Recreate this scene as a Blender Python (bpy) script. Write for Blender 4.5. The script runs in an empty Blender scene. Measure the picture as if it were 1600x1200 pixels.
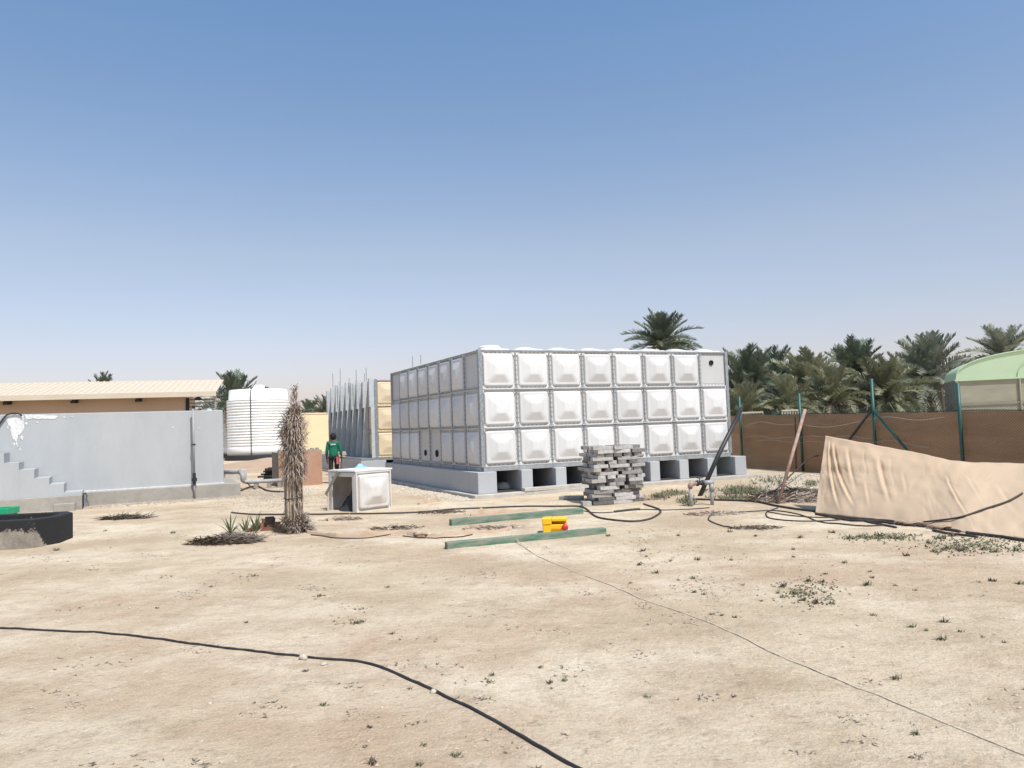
import bpy, math, random
from mathutils import Vector, Matrix, noise
R = math.radians
sin, cos, pi = math.sin, math.cos, math.pi
random.seed(7)
S = bpy.context.scene
C = S.collection

# ------------------------------------------------------------------ camera, sky, sun, exposure
CH = 1.80
F, PITCH, ROLL = 1210.35, 0.0533, 0.0355
Fw = Vector((0, cos(PITCH), sin(PITCH))); U0 = Vector((0, -sin(PITCH), cos(PITCH))); X0 = Vector((1, 0, 0))
RV = X0 * cos(ROLL) - U0 * sin(ROLL); UV = X0 * sin(ROLL) + U0 * cos(ROLL)
cd = bpy.data.cameras.new('camera'); cam = bpy.data.objects.new('camera', cd); C.objects.link(cam)
cd.sensor_width = 36; cd.lens = 36 * F / 1600; cd.clip_end = 6000; cd.clip_start = 0.05
M3 = Matrix((RV, UV, -Fw)).transposed()
cam.matrix_world = Matrix.Translation((0, 0, CH)) @ M3.to_4x4()
S.camera = cam

SUN_EL, SUN_AZ = R(59), R(144)          # azimuth clockwise from +Y (view direction)
W = bpy.data.worlds.new('World'); S.world = W; W.use_nodes = True
nt = W.node_tree; nt.nodes.clear()
wo = nt.nodes.new('ShaderNodeOutputWorld'); bg = nt.nodes.new('ShaderNodeBackground')
sk = nt.nodes.new('ShaderNodeTexSky'); sk.sky_type = 'NISHITA'; sk.sun_disc = False
sk.sun_elevation = SUN_EL; sk.sun_rotation = SUN_AZ; sk.altitude = 100
sk.air_density = 1.0; sk.dust_density = 1.2; sk.ozone_density = 2.0
hs = nt.nodes.new('ShaderNodeHueSaturation'); hs.inputs['Saturation'].default_value = 1.0
mx = nt.nodes.new('ShaderNodeMix'); mx.data_type = 'RGBA'; mx.blend_type = 'MULTIPLY'
mx.inputs[0].default_value = 1.0
tc_ = nt.nodes.new('ShaderNodeTexCoord'); sp__ = nt.nodes.new('ShaderNodeSeparateXYZ'); rp_ = nt.nodes.new('ShaderNodeValToRGB')
nt.links.new(tc_.outputs['Generated'], sp__.inputs[0]); nt.links.new(sp__.outputs['Z'], rp_.inputs[0])
rp_.color_ramp.elements[0].position = 0.0; rp_.color_ramp.elements[0].color = (1.10, .875, .95, 1)
rp_.color_ramp.elements[1].position = .55; rp_.color_ramp.elements[1].color = (1.0, 1.24, 1.32, 1)
e_ = rp_.color_ramp.elements.new(.22); e_.color = (1.42, 1.16, 1.02, 1)
hz_n = nt.nodes.new('ShaderNodeTexNoise'); hz_n.inputs['Scale'].default_value = 2.2; hz_n.inputs['Detail'].default_value = 4
hz_m = nt.nodes.new('ShaderNodeMapping'); hz_m.inputs['Scale'].default_value = (1, 1, 4); nt.links.new(tc_.outputs['Generated'], hz_m.inputs[0]); nt.links.new(hz_m.outputs[0], hz_n.inputs['Vector'])
hz_r = nt.nodes.new('ShaderNodeMapRange'); hz_r.inputs[3].default_value = .965; hz_r.inputs[4].default_value = 1.035; nt.links.new(hz_n.outputs['Fac'], hz_r.inputs[0])
hz_x = nt.nodes.new('ShaderNodeMix'); hz_x.data_type = 'RGBA'; hz_x.blend_type = 'MULTIPLY'; hz_x.inputs[0].default_value = 1
nt.links.new(rp_.outputs[0], hz_x.inputs[6]); nt.links.new(hz_r.outputs[0], hz_x.inputs[7]); nt.links.new(hz_x.outputs[2], mx.inputs[7])
nt.links.new(sk.outputs[0], hs.inputs['Color']); nt.links.new(hs.outputs[0], mx.inputs[6])
nt.links.new(mx.outputs[2], bg.inputs[0]); bg.inputs[1].default_value = 0.118
nt.links.new(bg.outputs[0], wo.inputs[0])
sl = bpy.data.lights.new('sun', 'SUN'); sl.energy = 4.3; sl.angle = R(0.5); sl.color = (1.0, 0.965, 0.92)
so = bpy.data.objects.new('sun', sl); C.objects.link(so)
sd = Vector((sin(SUN_AZ) * cos(SUN_EL), cos(SUN_AZ) * cos(SUN_EL), sin(SUN_EL)))
so.rotation_euler = sd.to_track_quat('Z', 'Y').to_euler(); so.location = (20, -20, 40)
S.view_settings.view_transform = 'Standard'; S.view_settings.look = 'None'
S.view_settings.exposure = 0.28; S.view_settings.gamma = 1; S.view_settings.use_curve_mapping = False
S.render.engine = 'CYCLES'; S.cycles.max_bounces = 6

# ------------------------------------------------------------------ pixel (1600x1200) -> place
def ray(px, py): return (Fw * F + RV * (px - 800) - UV * (py - 600)) / F
def gz(x, y):
    if abs(x) > 60 or y > 60 or y < -20: return 0.0
    f = 1.0
    h = 0.022 * noise.noise(Vector((x * .35, y * .35, 3.1))) + 0.012 * noise.noise(Vector((x * 1.3, y * 1.3, 7.7)))
    if y < 13: h += 0.008 * noise.noise(Vector((x * 5, y * 5, 1.7))) + .004 * noise.noise(Vector((x * 13, y * 13, 4.7)))
    return h * f
def Z(px, py, z=0.0):
    d = ray(px, py); t = (z - CH) / d.z; return Vector((d.x * t, d.y * t, z))
def G(px, py, dz=0.0):
    p = Z(px, py); p.z = gz(p.x, p.y) + dz; return p
def D(px, py, Y):
    d = ray(px, py); t = Y / d.y; return Vector((d.x * t, Y, CH + d.z * t))
def Hh(px, py, p):
    """height where the pixel ray passes at the depth of point p"""
    return D(px, py, p.y).z

# ------------------------------------------------------------------ materials
MATS = {}
def mat(name, col, rough=.7, col2=None, scale=3.0, amt=.5, bump=0.0, bscale=40, metal=0.0, rnd=0.0, alpha=None, world=False, stretch=None, trans=None, detail=5):
    m = bpy.data.materials.new(name); m.use_nodes = True; n = m.node_tree; L = n.links
    b = n.nodes['Principled BSDF']; b.inputs['Roughness'].default_value = rough; b.inputs['Metallic'].default_value = metal
    tc = n.nodes.new('ShaderNodeTexCoord')
    src = tc.outputs['Object']
    if world:
        g = n.nodes.new('ShaderNodeNewGeometry'); src = g.outputs['Position']
    if stretch:
        mp = n.nodes.new('ShaderNodeMapping'); mp.inputs['Scale'].default_value = stretch; L.new(src, mp.inputs[0]); src = mp.outputs[0]
    nz = n.nodes.new('ShaderNodeTexNoise'); nz.inputs['Scale'].default_value = scale; nz.inputs['Detail'].default_value = detail
    nz.inputs['Roughness'].default_value = .65; L.new(src, nz.inputs['Vector'])
    rp = n.nodes.new('ShaderNodeValToRGB'); L.new(nz.outputs['Fac'], rp.inputs[0])
    c2 = col2 or tuple(c * .78 for c in col)
    rp.color_ramp.elements[0].position = .5 - amt * .4; rp.color_ramp.elements[1].position = .5 + amt * .4
    rp.color_ramp.elements[0].color = (*c2, 1); rp.color_ramp.elements[1].color = (*col, 1)
    out = rp.outputs[0]
    if rnd:
        oi = n.nodes.new('ShaderNodeObjectInfo'); mr = n.nodes.new('ShaderNodeMapRange')
        mr.inputs[3].default_value = 1 - rnd; mr.inputs[4].default_value = 1 + rnd * .35; L.new(oi.outputs['Random'], mr.inputs[0])
        mu = n.nodes.new('ShaderNodeMix'); mu.data_type = 'RGBA'; mu.blend_type = 'MULTIPLY'; mu.inputs[0].default_value = 1
        L.new(out, mu.inputs[6]); L.new(mr.outputs[0], mu.inputs[7]); out = mu.outputs[2]
    L.new(out, b.inputs['Base Color'])
    if bump:
        n2 = n.nodes.new('ShaderNodeTexNoise'); n2.inputs['Scale'].default_value = bscale; n2.inputs['Detail'].default_value = 6; L.new(src, n2.inputs['Vector'])
        bp = n.nodes.new('ShaderNodeBump'); bp.inputs['Strength'].default_value = bump; bp.inputs['Distance'].default_value = .02
        L.new(n2.outputs['Fac'], bp.inputs['Height']); L.new(bp.outputs[0], b.inputs['Normal'])
    if alpha is not None: b.inputs['Alpha'].default_value = alpha
    if trans:
        o = n.nodes['Material Output']; t = n.nodes.new('ShaderNodeBsdfTranslucent'); L.new(out, t.inputs[0])
        ms = n.nodes.new('ShaderNodeMixShader'); ms.inputs[0].default_value = trans
        L.new(b.outputs[0], ms.inputs[1]); L.new(t.outputs[0], ms.inputs[2]); L.new(ms.outputs[0], o.inputs[0])
    MATS[name] = m; return m

def sand_material():
    m = bpy.data.materials.new('sand'); m.use_nodes = True; n = m.node_tree; L = n.links; N = n.nodes
    b = N['Principled BSDF']; b.inputs['Roughness'].default_value = .95
    b.inputs['Specular IOR Level'].default_value = .1
    g = N.new('ShaderNodeNewGeometry')
    def nz(scale, detail=6, rough=.6, stretch=(1, 1, 1), off=0):
        mp = N.new('ShaderNodeMapping'); mp.inputs['Scale'].default_value = stretch; mp.inputs['Location'].default_value = (off, off * .7, 0)
        L.new(g.outputs['Position'], mp.inputs[0])
        t = N.new('ShaderNodeTexNoise'); t.inputs['Scale'].default_value = scale; t.inputs['Detail'].default_value = detail
        t.inputs['Roughness'].default_value = rough; L.new(mp.outputs[0], t.inputs['Vector']); return t.outputs['Fac']
    def ramp(src, a, c, ca=(0, 0, 0, 1), cc=(1, 1, 1, 1)):
        r = N.new('ShaderNodeValToRGB'); r.color_ramp.elements[0].position = a; r.color_ramp.elements[1].position = c
        r.color_ramp.elements[0].color = ca; r.color_ramp.elements[1].color = cc; L.new(src, r.inputs[0]); return r.outputs[0]
    def mixc(f, a, c, k=1.0, bt='MIX'):
        x = N.new('ShaderNodeMix'); x.data_type = 'RGBA'; x.blend_type = bt
        if k != 1.0:
            mm = N.new('ShaderNodeMath'); mm.operation = 'MULTIPLY'; L.new(f, mm.inputs[0]); mm.inputs[1].default_value = k; f = mm.outputs[0]
        if f is None: x.inputs[0].default_value = 1
        else: L.new(f, x.inputs[0])
        for i, v in ((6, a), (7, c)):
            if isinstance(v, tuple): x.inputs[i].default_value = v
            else: L.new(v, x.inputs[i])
        return x.outputs[2]
    base = mixc(ramp(nz(.55, 7, .62), .38, .62), (.43, .325, .215, 1), (.55, .44, .305, 1))
    c1 = mixc(ramp(nz(.33, 6, .68, off=11), .48, .70), base, (.45, .30, .20, 1), .85)          # reddish patches
    c2 = mixc(ramp(nz(.30, 10, .74, (1, 1.3, 1), off=31), .46, .66), c1, (.71, .61, .455, 1), .9)   # pale salt crust
    c3 = mixc(ramp(nz(2.2, 9, .78, off=5), .50, .66), c2, (.33, .24, .155, 1), .6)           # fine brown mottling
    c4 = mixc(ramp(nz(24, 5, .8, off=2), .50, .68), c3, (.33, .26, .19, 1), .5)
    c5 = mixc(ramp(nz(60, 3, .8, off=9), .54, .68), c4, (.84, .73, .57, 1), .4)
    c6 = mixc(ramp(nz(7, 7, .82, (1, 1.5, 1), off=15), .56, .64), c5, (.235, .18, .125, 1), .6)
    L.new(c6, b.inputs['Base Color'])
    add = N.new('ShaderNodeMath'); add.operation = 'MULTIPLY_ADD'; L.new(nz(24, 8, .7), add.inputs[0]); add.inputs[1].default_value = .5; L.new(nz(5, 8, .7, off=3), add.inputs[2])
    bp = N.new('ShaderNodeBump'); bp.inputs['Strength'].default_value = .9; bp.inputs['Distance'].default_value = .05
    L.new(add.outputs[0], bp.inputs['Height']); L.new(bp.outputs[0], b.inputs['Normal'])
    return m
M_sand = sand_material()
M_grp = mat('grp_white', (.67, .665, .65), .58, (.56, .55, .53), 3.2, .6, .06, 60, rnd=.13, stretch=(1.4, 1, .35), detail=7)
M_grpflat = mat('grp_grey', (.53, .53, .515), .42, (.46, .455, .445), 2.0, .6, .05, 60, rnd=.05)
M_tan = mat('grp_tan', (.72, .58, .38), .5, (.62, .49, .32), 1.5, .5, .06, 40)
M_galv = mat('galvanised', (.42, .45, .46), .42, (.17, .18, .19), 28, .45, .05, 60, metal=.35)
M_galv2 = mat('galvanised_clean', (.56, .58, .57), .42, (.43, .45, .45), 6, .5, .03, 50, metal=.12)
M_galvb = mat('galvanised_beam', (.36, .375, .38), .5, (.25, .26, .265), 5, .5, .05, 50, metal=.2)
M_bolt = mat('bolt_steel', (.20, .20, .20), .5, (.10, .10, .10), 30, .5, metal=.3)
M_black = mat('black_void', (.012, .012, .012), .9)
M_bit = mat('bitumen', (.018, .018, .019), .75, (.03, .03, .03), 8, .5, .4, 25)
M_paint = mat('grey_paint', (.42, .43, .428), .8, (.33, .345, .35), .9, .75, .22, 10, world=True, stretch=(1.3, 1.3, .45), detail=9)
M_plinth = mat('grey_plinth_paint', (.42, .43, .435), .75, (.36, .37, .375), 1.3, .6, .12, 18, world=True)
M_white = mat('white_wash', (.76, .75, .71), .85, (.50, .51, .50), 14, .45, .25, 30)
M_conc = mat('concrete', (.36, .335, .29), .9, (.24, .22, .19), 2.4, .6, .35, 22, world=True)
M_conc2 = mat('pale_concrete', (.50, .47, .42), .9, (.34, .31, .27), 4, .6, .4, 25, world=True)
M_block = mat('cement_block', (.50, .475, .45), .9, (.27, .245, .22), 7, .55, .5, 30, rnd=.68)
M_poly = mat('white_polyethylene', (.88, .875, .84), .42, (.80, .79, .75), 1.2, .5, .02, 10)
M_roof = mat('cream_sheet', (.60, .51, .385), .6, (.53, .445, .33), 1.0, .6, .03, 10, stretch=(1, 4, 1))
M_cream = mat('cream_render', (.60, .44, .30), .85, (.54, .39, .26), .9, .6, .1, 14)
M_creamwall = mat('cream_wall', (.74, .60, .38), .85, (.66, .53, .33), .7, .6, .1, 12)
M_terra = mat('terracotta_plaster', (.42, .25, .165), .9, (.33, .19, .125), 2.0, .6, .35, 20)
M_brick = mat('brick', (.36, .16, .095), .9, (.24, .11, .07), 5, .6, .4, 30, rnd=.35)
M_hose = mat('black_hose', (.014, .014, .015), .6, (.03, .028, .026), 4, .5)
M_hosed = mat('dusty_hose', (.055, .040, .032), .65, (.02, .016, .014), 3, .6)
M_rope = mat('pale_rope', (.72, .62, .48), .85, (.36, .29, .20), 40, .5)
M_green = mat('green_timber', (.045, .15, .095), .8, (.25, .25, .19), 3, .35, .5, 30, stretch=(.8, 5, 5), detail=9)
M_gpost = mat('green_paint', (.012, .105, .085), .5, (.02, .06, .05), 6, .6, .05)
M_bpole = mat('black_pipe', (.012, .013, .014), .5, (.03, .028, .026), 6, .5)
M_rust = mat('rusty_pipe', (.42, .30, .25), .75, (.24, .12, .085), 7, .45, .3, 40)
M_net = mat('brown_shade_net', (.58, .42, .295), .9, (.44, .32, .225), .8, .6, .35, 90, trans=.6, stretch=(.6, .6, 4), world=True)
M_tarp = mat('beige_canvas', (.57, .425, .29), .9, (.49, .36, .24), .7, .8, .12, 22, trans=.12, world=True)
M_cloth = mat('tan_ground_cloth', (.44, .315, .215), .9, (.36, .25, .17), 2, .6, .3, 20, world=True)
M_wire = mat('wire', (.62, .58, .50), .5, metal=.3)
M_wired = mat('green_wire', (.045, .10, .075), .5)
M_yel = mat('yellow_plastic', (.86, .50, .012), .4, (.78, .44, .01), 3, .5)
M_red = mat('red_plastic', (.62, .035, .04), .4)
M_gplast = mat('green_plastic', (.01, .36, .16), .4)
M_blue = mat('blue_plastic', (.20, .50, .75), .35, (.33, .62, .82), 12, .4)
M_pipeg = mat('grey_pvc', (.36, .36, .35), .55, (.24, .24, .235), 4, .6)
M_skin = mat('skin', (.07, .038, .026), .6)
M_hair = mat('black_hair', (.008, .007, .007), .8)
M_shirt = mat('green_shirt', (.005, .15, .085), .85, (.004, .11, .06), 5, .5, .2, 14)
M_trs = mat('dark_trousers', (.02, .018, .02), .85)
M_pink = mat('pink_cloth', (.55, .17, .16), .85)
M_frond = [mat('frond_green_%s' % k, c, .6, c2, 1.5, .5, trans=.3, rnd=.35) for k, c, c2 in
           (('deep', (.20, .235, .155), (.12, .145, .095)), ('olive', (.33, .33, .20), (.22, .225, .135)), ('grey', (.32, .34, .25), (.20, .22, .165)))]
M_trunk = mat('palm_trunk', (.13, .10, .075), .95, (.06, .045, .035), 5, .6, .8, 9)
M_dry = mat('dry_frond', (.47, .375, .275), .9, (.19, .14, .11), 7, .5, .3, 20, rnd=.35)
M_dryb = mat('dry_leaf_tangle', (.38, .305, .245), .9, (.22, .175, .14), 12, .5)
M_drydark = mat('dark_litter', (.15, .115, .085), .95, (.07, .052, .04), 12, .5)
M_weed = mat('weed_green', (.14, .155, .075), .8, (.22, .19, .12), 20, .5)
M_shoot = mat('shoot_green', (.085, .13, .05), .7, (.13, .13, .06), 8, .5)
M_stone = mat('pale_stone', (.50, .44, .35), .9, (.42, .36, .28), 8, .5, .3, 20)
M_gh = mat('greenhouse_film', (.66, .80, .56), .5, (.61, .75, .51), .5, .5, trans=.3)
M_ghnet = mat('greenhouse_netting', (.44, .41, .31), .9, (.34, .32, .24), 1.2, .6, .3, 60, trans=.15, stretch=(1, 1, 3))
M_gravel = mat('grey_rubble', (.42, .36, .285), .95, (.20, .17, .14), 10, .6, .5, 20)

# ------------------------------------------------------------------ mesh builder
class MB:
    def __init__(s): s.v = []; s.f = []; s.mi = []; s.cur = 0
    def add(s, vs, fs):
        o = len(s.v); s.v += [tuple(v) for v in vs]; s.f += [tuple(i + o for i in f) for f in fs]; s.mi += [s.cur] * len(fs); return s
    def box(s, c, size, M=None, taper=None):
        hx, hy, hz = [q / 2 for q in size]; vs = []
        for z in (-hz, hz):
            t = (taper if (taper and z > 0) else 1)
            for x, y in ((-hx, -hy), (hx, -hy), (hx, hy), (-hx, hy)):
                p = Vector((x * t, y * t, z))
                if M is not None: p = M @ p
                vs.append(p + Vector(c))
        return s.add(vs, [(3, 2, 1, 0), (4, 5, 6, 7), (0, 1, 5, 4), (1, 2, 6, 5), (2, 3, 7, 6), (3, 0, 4, 7)])
    def b(s, a, c):
        return s.box([(a[i] + c[i]) / 2 for i in range(3)], [abs(c[i] - a[i]) for i in range(3)])
    def tube(s, pts, r, n=6, cap=True, flat=None):
        pts = [Vector(p) for p in pts]; o = len(s.v); k = len(pts)
        rr = r if isinstance(r, (list, tuple)) else [r] * k
        up = Vector((0, 0, 1)); prev = None; vs = []
        for i, p in enumerate(pts):
            t = (pts[min(i + 1, k - 1)] - pts[max(i - 1, 0)])
            if t.length < 1e-9: t = Vector((0, 0, 1))
            t.normalize()
            a = t.cross(up if abs(t.z) < .95 else Vector((0, 1, 0))) if prev is None else prev - t * prev.dot(t)
            if a.length < 1e-6: a = t.orthogonal()
            a.normalize(); prev = a; bb = t.cross(a)
            for j in range(n):
                q = 2 * pi * j / n; vs.append(p + (a * cos(q) + bb * sin(q) * (flat or 1)) * rr[i])
        fs = []
        for i in range(k - 1):
            for j in range(n):
                j2 = (j + 1) % n; fs.append((i * n + j, i * n + j2, (i + 1) * n + j2, (i + 1) * n + j))
        if cap: fs += [tuple(range(n - 1, -1, -1)), tuple((k - 1) * n + j for j in range(n))]
        return s.add(vs, fs)
    def grid(s, fn, nu, nv):
        vs = [fn(i / nu, j / nv) for j in range(nv + 1) for i in range(nu + 1)]
        fs = [(j * (nu + 1) + i, j * (nu + 1) + i + 1, (j + 1) * (nu + 1) + i + 1, (j + 1) * (nu + 1) + i) for j in range(nv) for i in range(nu)]
        return s.add(vs, fs)
    def lathe(s, prof, n=40, c=(0, 0, 0)):
        vs = [(c[0] + r * cos(2 * pi * j / n), c[1] + r * sin(2 * pi * j / n), c[2] + z) for r, z in prof for j in range(n)]
        fs = [(i * n + j, i * n + (j + 1) % n, (i + 1) * n + (j + 1) % n, (i + 1) * n + j) for i in range(len(prof) - 1) for j in range(n)]
        return s.add(vs, fs)
    def mesh(s, name, m, smooth=False):
        me = bpy.data.meshes.new(name); me.from_pydata(s.v, [], s.f); me.update()
        for q in (m if isinstance(m, (list, tuple)) else [m]): me.materials.append(q)
        if isinstance(m, (list, tuple)) and len(m) > 1: me.polygons.foreach_set('material_index', s.mi)
        if smooth: me.polygons.foreach_set('use_smooth', [True] * len(me.polygons))
        me.update(); return me
    def build(s, name, m, parent=None, smooth=False, **kw): return place(name, s.mesh(name, m, smooth), parent, **kw)

def place(name, me, parent=None, loc=None, rot=None, M=None, scale=None, **props):
    o = bpy.data.objects.new(name, me); C.objects.link(o)
    if parent is not None: o.parent = parent
    if M is not None: o.matrix_local = M
    else:
        if loc is not None: o.location = loc
        if rot is not None: o.rotation_euler = rot
        if scale is not None: o.scale = (scale,) * 3 if isinstance(scale, (int, float)) else scale
    for k, v in props.items(): o[k] = v
    return o
def tag(o, label=None, category=None, group=None, kind=None):
    if label: o['label'] = label
    if category: o['category'] = category
    if group: o['group'] = group
    if kind: o['kind'] = kind
    return o
def thing(name, loc, rz, label, category, group=None):
    o = bpy.data.objects.new(name, None); C.objects.link(o); o.location = loc; o.rotation_euler = (0, 0, rz)
    o.empty_display_size = .2
    return tag(o, label, category, group)
def bevel(o, w=.008, seg=1):
    m = o.modifiers.new('bevel', 'BEVEL'); m.width = w; m.segments = seg; m.limit_method = 'ANGLE'; m.angle_limit = R(40); return o
def smoothpath(pts, sub=6):
    pts = [Vector(p) for p in pts]; out = []
    for i in range(len(pts) - 1):
        p0 = pts[max(i - 1, 0)]; p1 = pts[i]; p2 = pts[i + 1]; p3 = pts[min(i + 2, len(pts) - 1)]
        for k in range(sub):
            t = k / sub
            out.append(.5 * ((2 * p1) + (-p0 + p2) * t + (2 * p0 - 5 * p1 + 4 * p2 - p3) * t * t + (-p0 + 3 * p1 - 3 * p2 + p3) * t ** 3))
    out.append(pts[-1]); return out
def gpath(px, r, sub=6, wob=0.0):
    """hose lying on the ground through pixel points (x, y[, lift])"""
    pts = []
    for q in px:
        p = Z(q[0], q[1]); p.z = q[2] if len(q) > 2 else 0; pts.append(p)
    out = smoothpath(pts, sub)
    for i, p in enumerate(out):
        if wob:
            p.x += wob * noise.noise(Vector((p.x * 1.1, p.y * 1.1, 5))); p.y += wob * noise.noise(Vector((p.x * 1.1, p.y * 1.1, 15)))
        p.z = max(p.z, 0) + gz(p.x, p.y) + r * .7
    return out

# ------------------------------------------------------------------ ground
def axis(lo, hi, step, far):
    a = [lo + step * i for i in range(int(round((hi - lo) / step)) + 1)]
    s = step; x = hi
    while x < far: s *= 1.16; x += s; a.append(x)
    s = step; x = lo; pre = []
    while x > -far: s *= 1.16; x -= s; pre.append(x)
    return pre[::-1] + a
xs = axis(-13, 13, .1, 3500); ys = axis(1.2, 24, .1, 3500)
g = MB(); nx, ny = len(xs), len(ys)
g.v = [(x, y, gz(x, y)) for y in ys for x in xs]
g.f = [(j * nx + i, j * nx + i + 1, (j + 1) * nx + i + 1, (j + 1) * nx + i) for j in range(ny - 1) for i in range(nx - 1)]; g.mi = [0] * len(g.f)
tag(g.build('ground', M_sand, smooth=True), 'pale dusty sand yard with salt crust and reddish patches', kind='structure')

# ------------------------------------------------------------------ pressed panel tanks
def panel_mesh(name, m, flat=False, deep=1.0, gusset=False):
    """1 m panel in the XZ plane, outward normal -Y, centre at origin"""
    def rr(h, rad, n=4):
        out = []
        for cx, cz, a0 in ((1, 1, 0), (-1, 1, 90), (-1, -1, 180), (1, -1, 270)):
            for k in range(n + 1):
                a = R(a0 + 90 * k / n); out.append((cx * (h - rad) + rad * cos(a), cz * (h - rad) + rad * sin(a)))
        return out
    rings = [(rr(.496, .004), .0), (rr(.496, .004), -.035), (rr(.478, .006), -.035), (rr(.474, .01), -.004), (rr(.435, .04), -.002)]
    if flat: rings += [(rr(.41, .04), -.010)]
    else: rings += [(rr(.412, .055), -.062 * deep), (rr(.392, .07), -.074 * deep), (rr(.335, .10), -.078 * deep), (rr(.13, .055), -.150 * deep), (rr(.08, .04), -.154 * deep)]
    vs = []; fs = []; n = len(rings[0][0])
    for rg, y in rings: vs += [(x, y, z) for x, z in rg]
    for k in range(len(rings) - 1):
        for j in range(n): fs.append((k * n + j, (k + 1) * n + j, (k + 1) * n + (j + 1) % n, k * n + (j + 1) % n))
    fs.append(tuple(((len(rings) - 1) * n + j) for j in range(n - 1, -1, -1)))
    b_ = MB().add(vs, fs)
    if gusset:
        for sx, sz in ((1, 1), (1, -1), (-1, 1), (-1, -1)):
            b_.add([(sx * .475, -.034, sz * .475), (sx * .36, -.034, sz * .475), (sx * .475, -.034, sz * .36),
                    (sx * .475, -.003, sz * .475), (sx * .36, -.003, sz * .475), (sx * .475, -.003, sz * .36)],
                   [(0, 1, 2), (3, 5, 4), (0, 3, 4, 1), (1, 4, 5, 2), (2, 5, 3, 0)])
    return b_.mesh(name, m)
PM = panel_mesh('panel', M_grp, gusset=True); PF = panel_mesh('flat_panel', M_grpflat, True); PT = panel_mesh('tan_panel', M_tan, deep=.55)
PG = panel_mesh('grey_panel', M_galvb, True)
YAW = R(24.99); CX, CY = -0.815, 19.879; TZ = .75
bolt_v = MB()
def node_plate():
    m = MB(); m.box((0, -.048, 0), (.13, .02, .075)); m.box((0, -.046, 0), (.06, .022, .15)); return m.mesh('joint_plate', M_galv)
NP = node_plate()
vs_ = MB(); vs_.box((0, -.045, 0), (.028, .018, .90)); VS = vs_.mesh('vertical_strip', M_galv)

def face(root, nI, M, rows, pick, bolts, plates=True):
    """panels of one tank face; M maps (i,0,k) face space to tank space"""
    for r in range(rows):
        for i in range(nI):
            me = pick(i, r)
            if me is None: continue
            T = M @ Matrix.Translation((i + .5, 0, r + .5))
            p = place(me.name, me, root, M=T)
    if plates:
        for i in range(1, nI):
            for r in range(rows):
                place('vertical_strip', VS, root, M=M @ Matrix.Translation((i, 0, r + .5)))
            for r in range(1, rows):
                place('joint_plate', NP, root, M=M @ Matrix.Translation((i, 0, r)))
    for i in range(0, nI + 1):
        for r in range(rows):
            for q in range(7):
                z = r + .12 + q * .125
                for sx in ((-.033, .033) if 0 < i < nI else ((.06,) if i == 0 else (-.06,))):
                    cpos = M @ Vector((i + sx, -.045, z))
                    bolts.box(cpos, (.018, .018, .022), M.to_3x3())
    for r in range(0, rows + 1):
        for i in range(nI):
            for q in range(6):
                dz = .045 if r < rows else -.045
                if r == 0 or r == rows:
                    bolts.box(M @ Vector((i + .19 + q * .125, -.03, r + dz)), (.02, .02, .02), M.to_3x3())
                else:
                    bolts.box(M @ Vector((i + .19 + q * .125, -.03, r + .04)), (.018, .016, .018), M.to_3x3())

def rail(root, name, a, c, size, m, M=None):
    a = Vector(a); c = Vector(c); return MB().b(a, c).build(name, m, root)

# --- front tank
T1 = thing('panel_water_tank', (CX, CY, 0), YAW, 'large white sectional panel water tank on grey piers behind the block stack', 'water tank')
I4 = Matrix.Identity(4)
Mf = Matrix.Translation((0, 0, TZ))
Ml = Matrix.Translation((0, 8, TZ)) @ Matrix.Rotation(R(-90), 4, 'Z')
Mr = Matrix.Translation((8, 0, TZ)) @ Matrix.Rotation(R(90), 4, 'Z')
Mb = Matrix.Translation((8, 8, TZ)) @ Matrix.Rotation(R(180), 4, 'Z')
hm = MB()
def pickf(i, r): return PF if (i == 7 and r == 2) else PM
def pickl(i, r):
    j = 7 - i          # i=0 is the far end
    if r == 2 and i in (0, 7): return PF
    if r == 0 and i in (3, 4): return PF
    return PM
bo = MB()
face(T1, 8, Mf, 3, pickf, bo); face(T1, 8, Ml, 3, pickl, bo)
face(T1, 8, Mr, 3, lambda i, r: PM, bo); face(T1, 8, Mb, 3, lambda i, r: PM, MB())
bo.build('bolts', M_bolt, T1, kind='stuff')
# round ports (dark disc with rim)
def port(M, x, z, r=.085):
    m = MB(); m.lathe([(r, 0), (r, .03), (r * .8, .03), (r * .8, .012), (0.001, .012)], 20)
    o = m.build('port', [M_black], T1); o.matrix_local = M @ Matrix.Translation((x, -.010, z)) @ Matrix.Rotation(R(90), 4, 'X'); return o
port(Mf, 7.45, 2.70, .075); port(Ml, 3.5, .30, .09); port(Ml, 4.55, .30, .105)
# roof panels
RP = panel_mesh('roof_panel', M_grp, deep=.95)
for i in range(8):
    for j in range(8):
        place('roof_panel', RP, T1, M=Matrix.Translation((i + .5, j + .5, TZ + 3.0)) @ Matrix.Rotation(R(-90), 4, 'X'))
hatch = MB(); hatch.lathe([(.30, 0), (.30, .05), (.24, .09), (0.001, .10)], 20, (.55, .6, TZ + 3.1)); hatch.build('roof_hatch', M_grp, T1)
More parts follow.
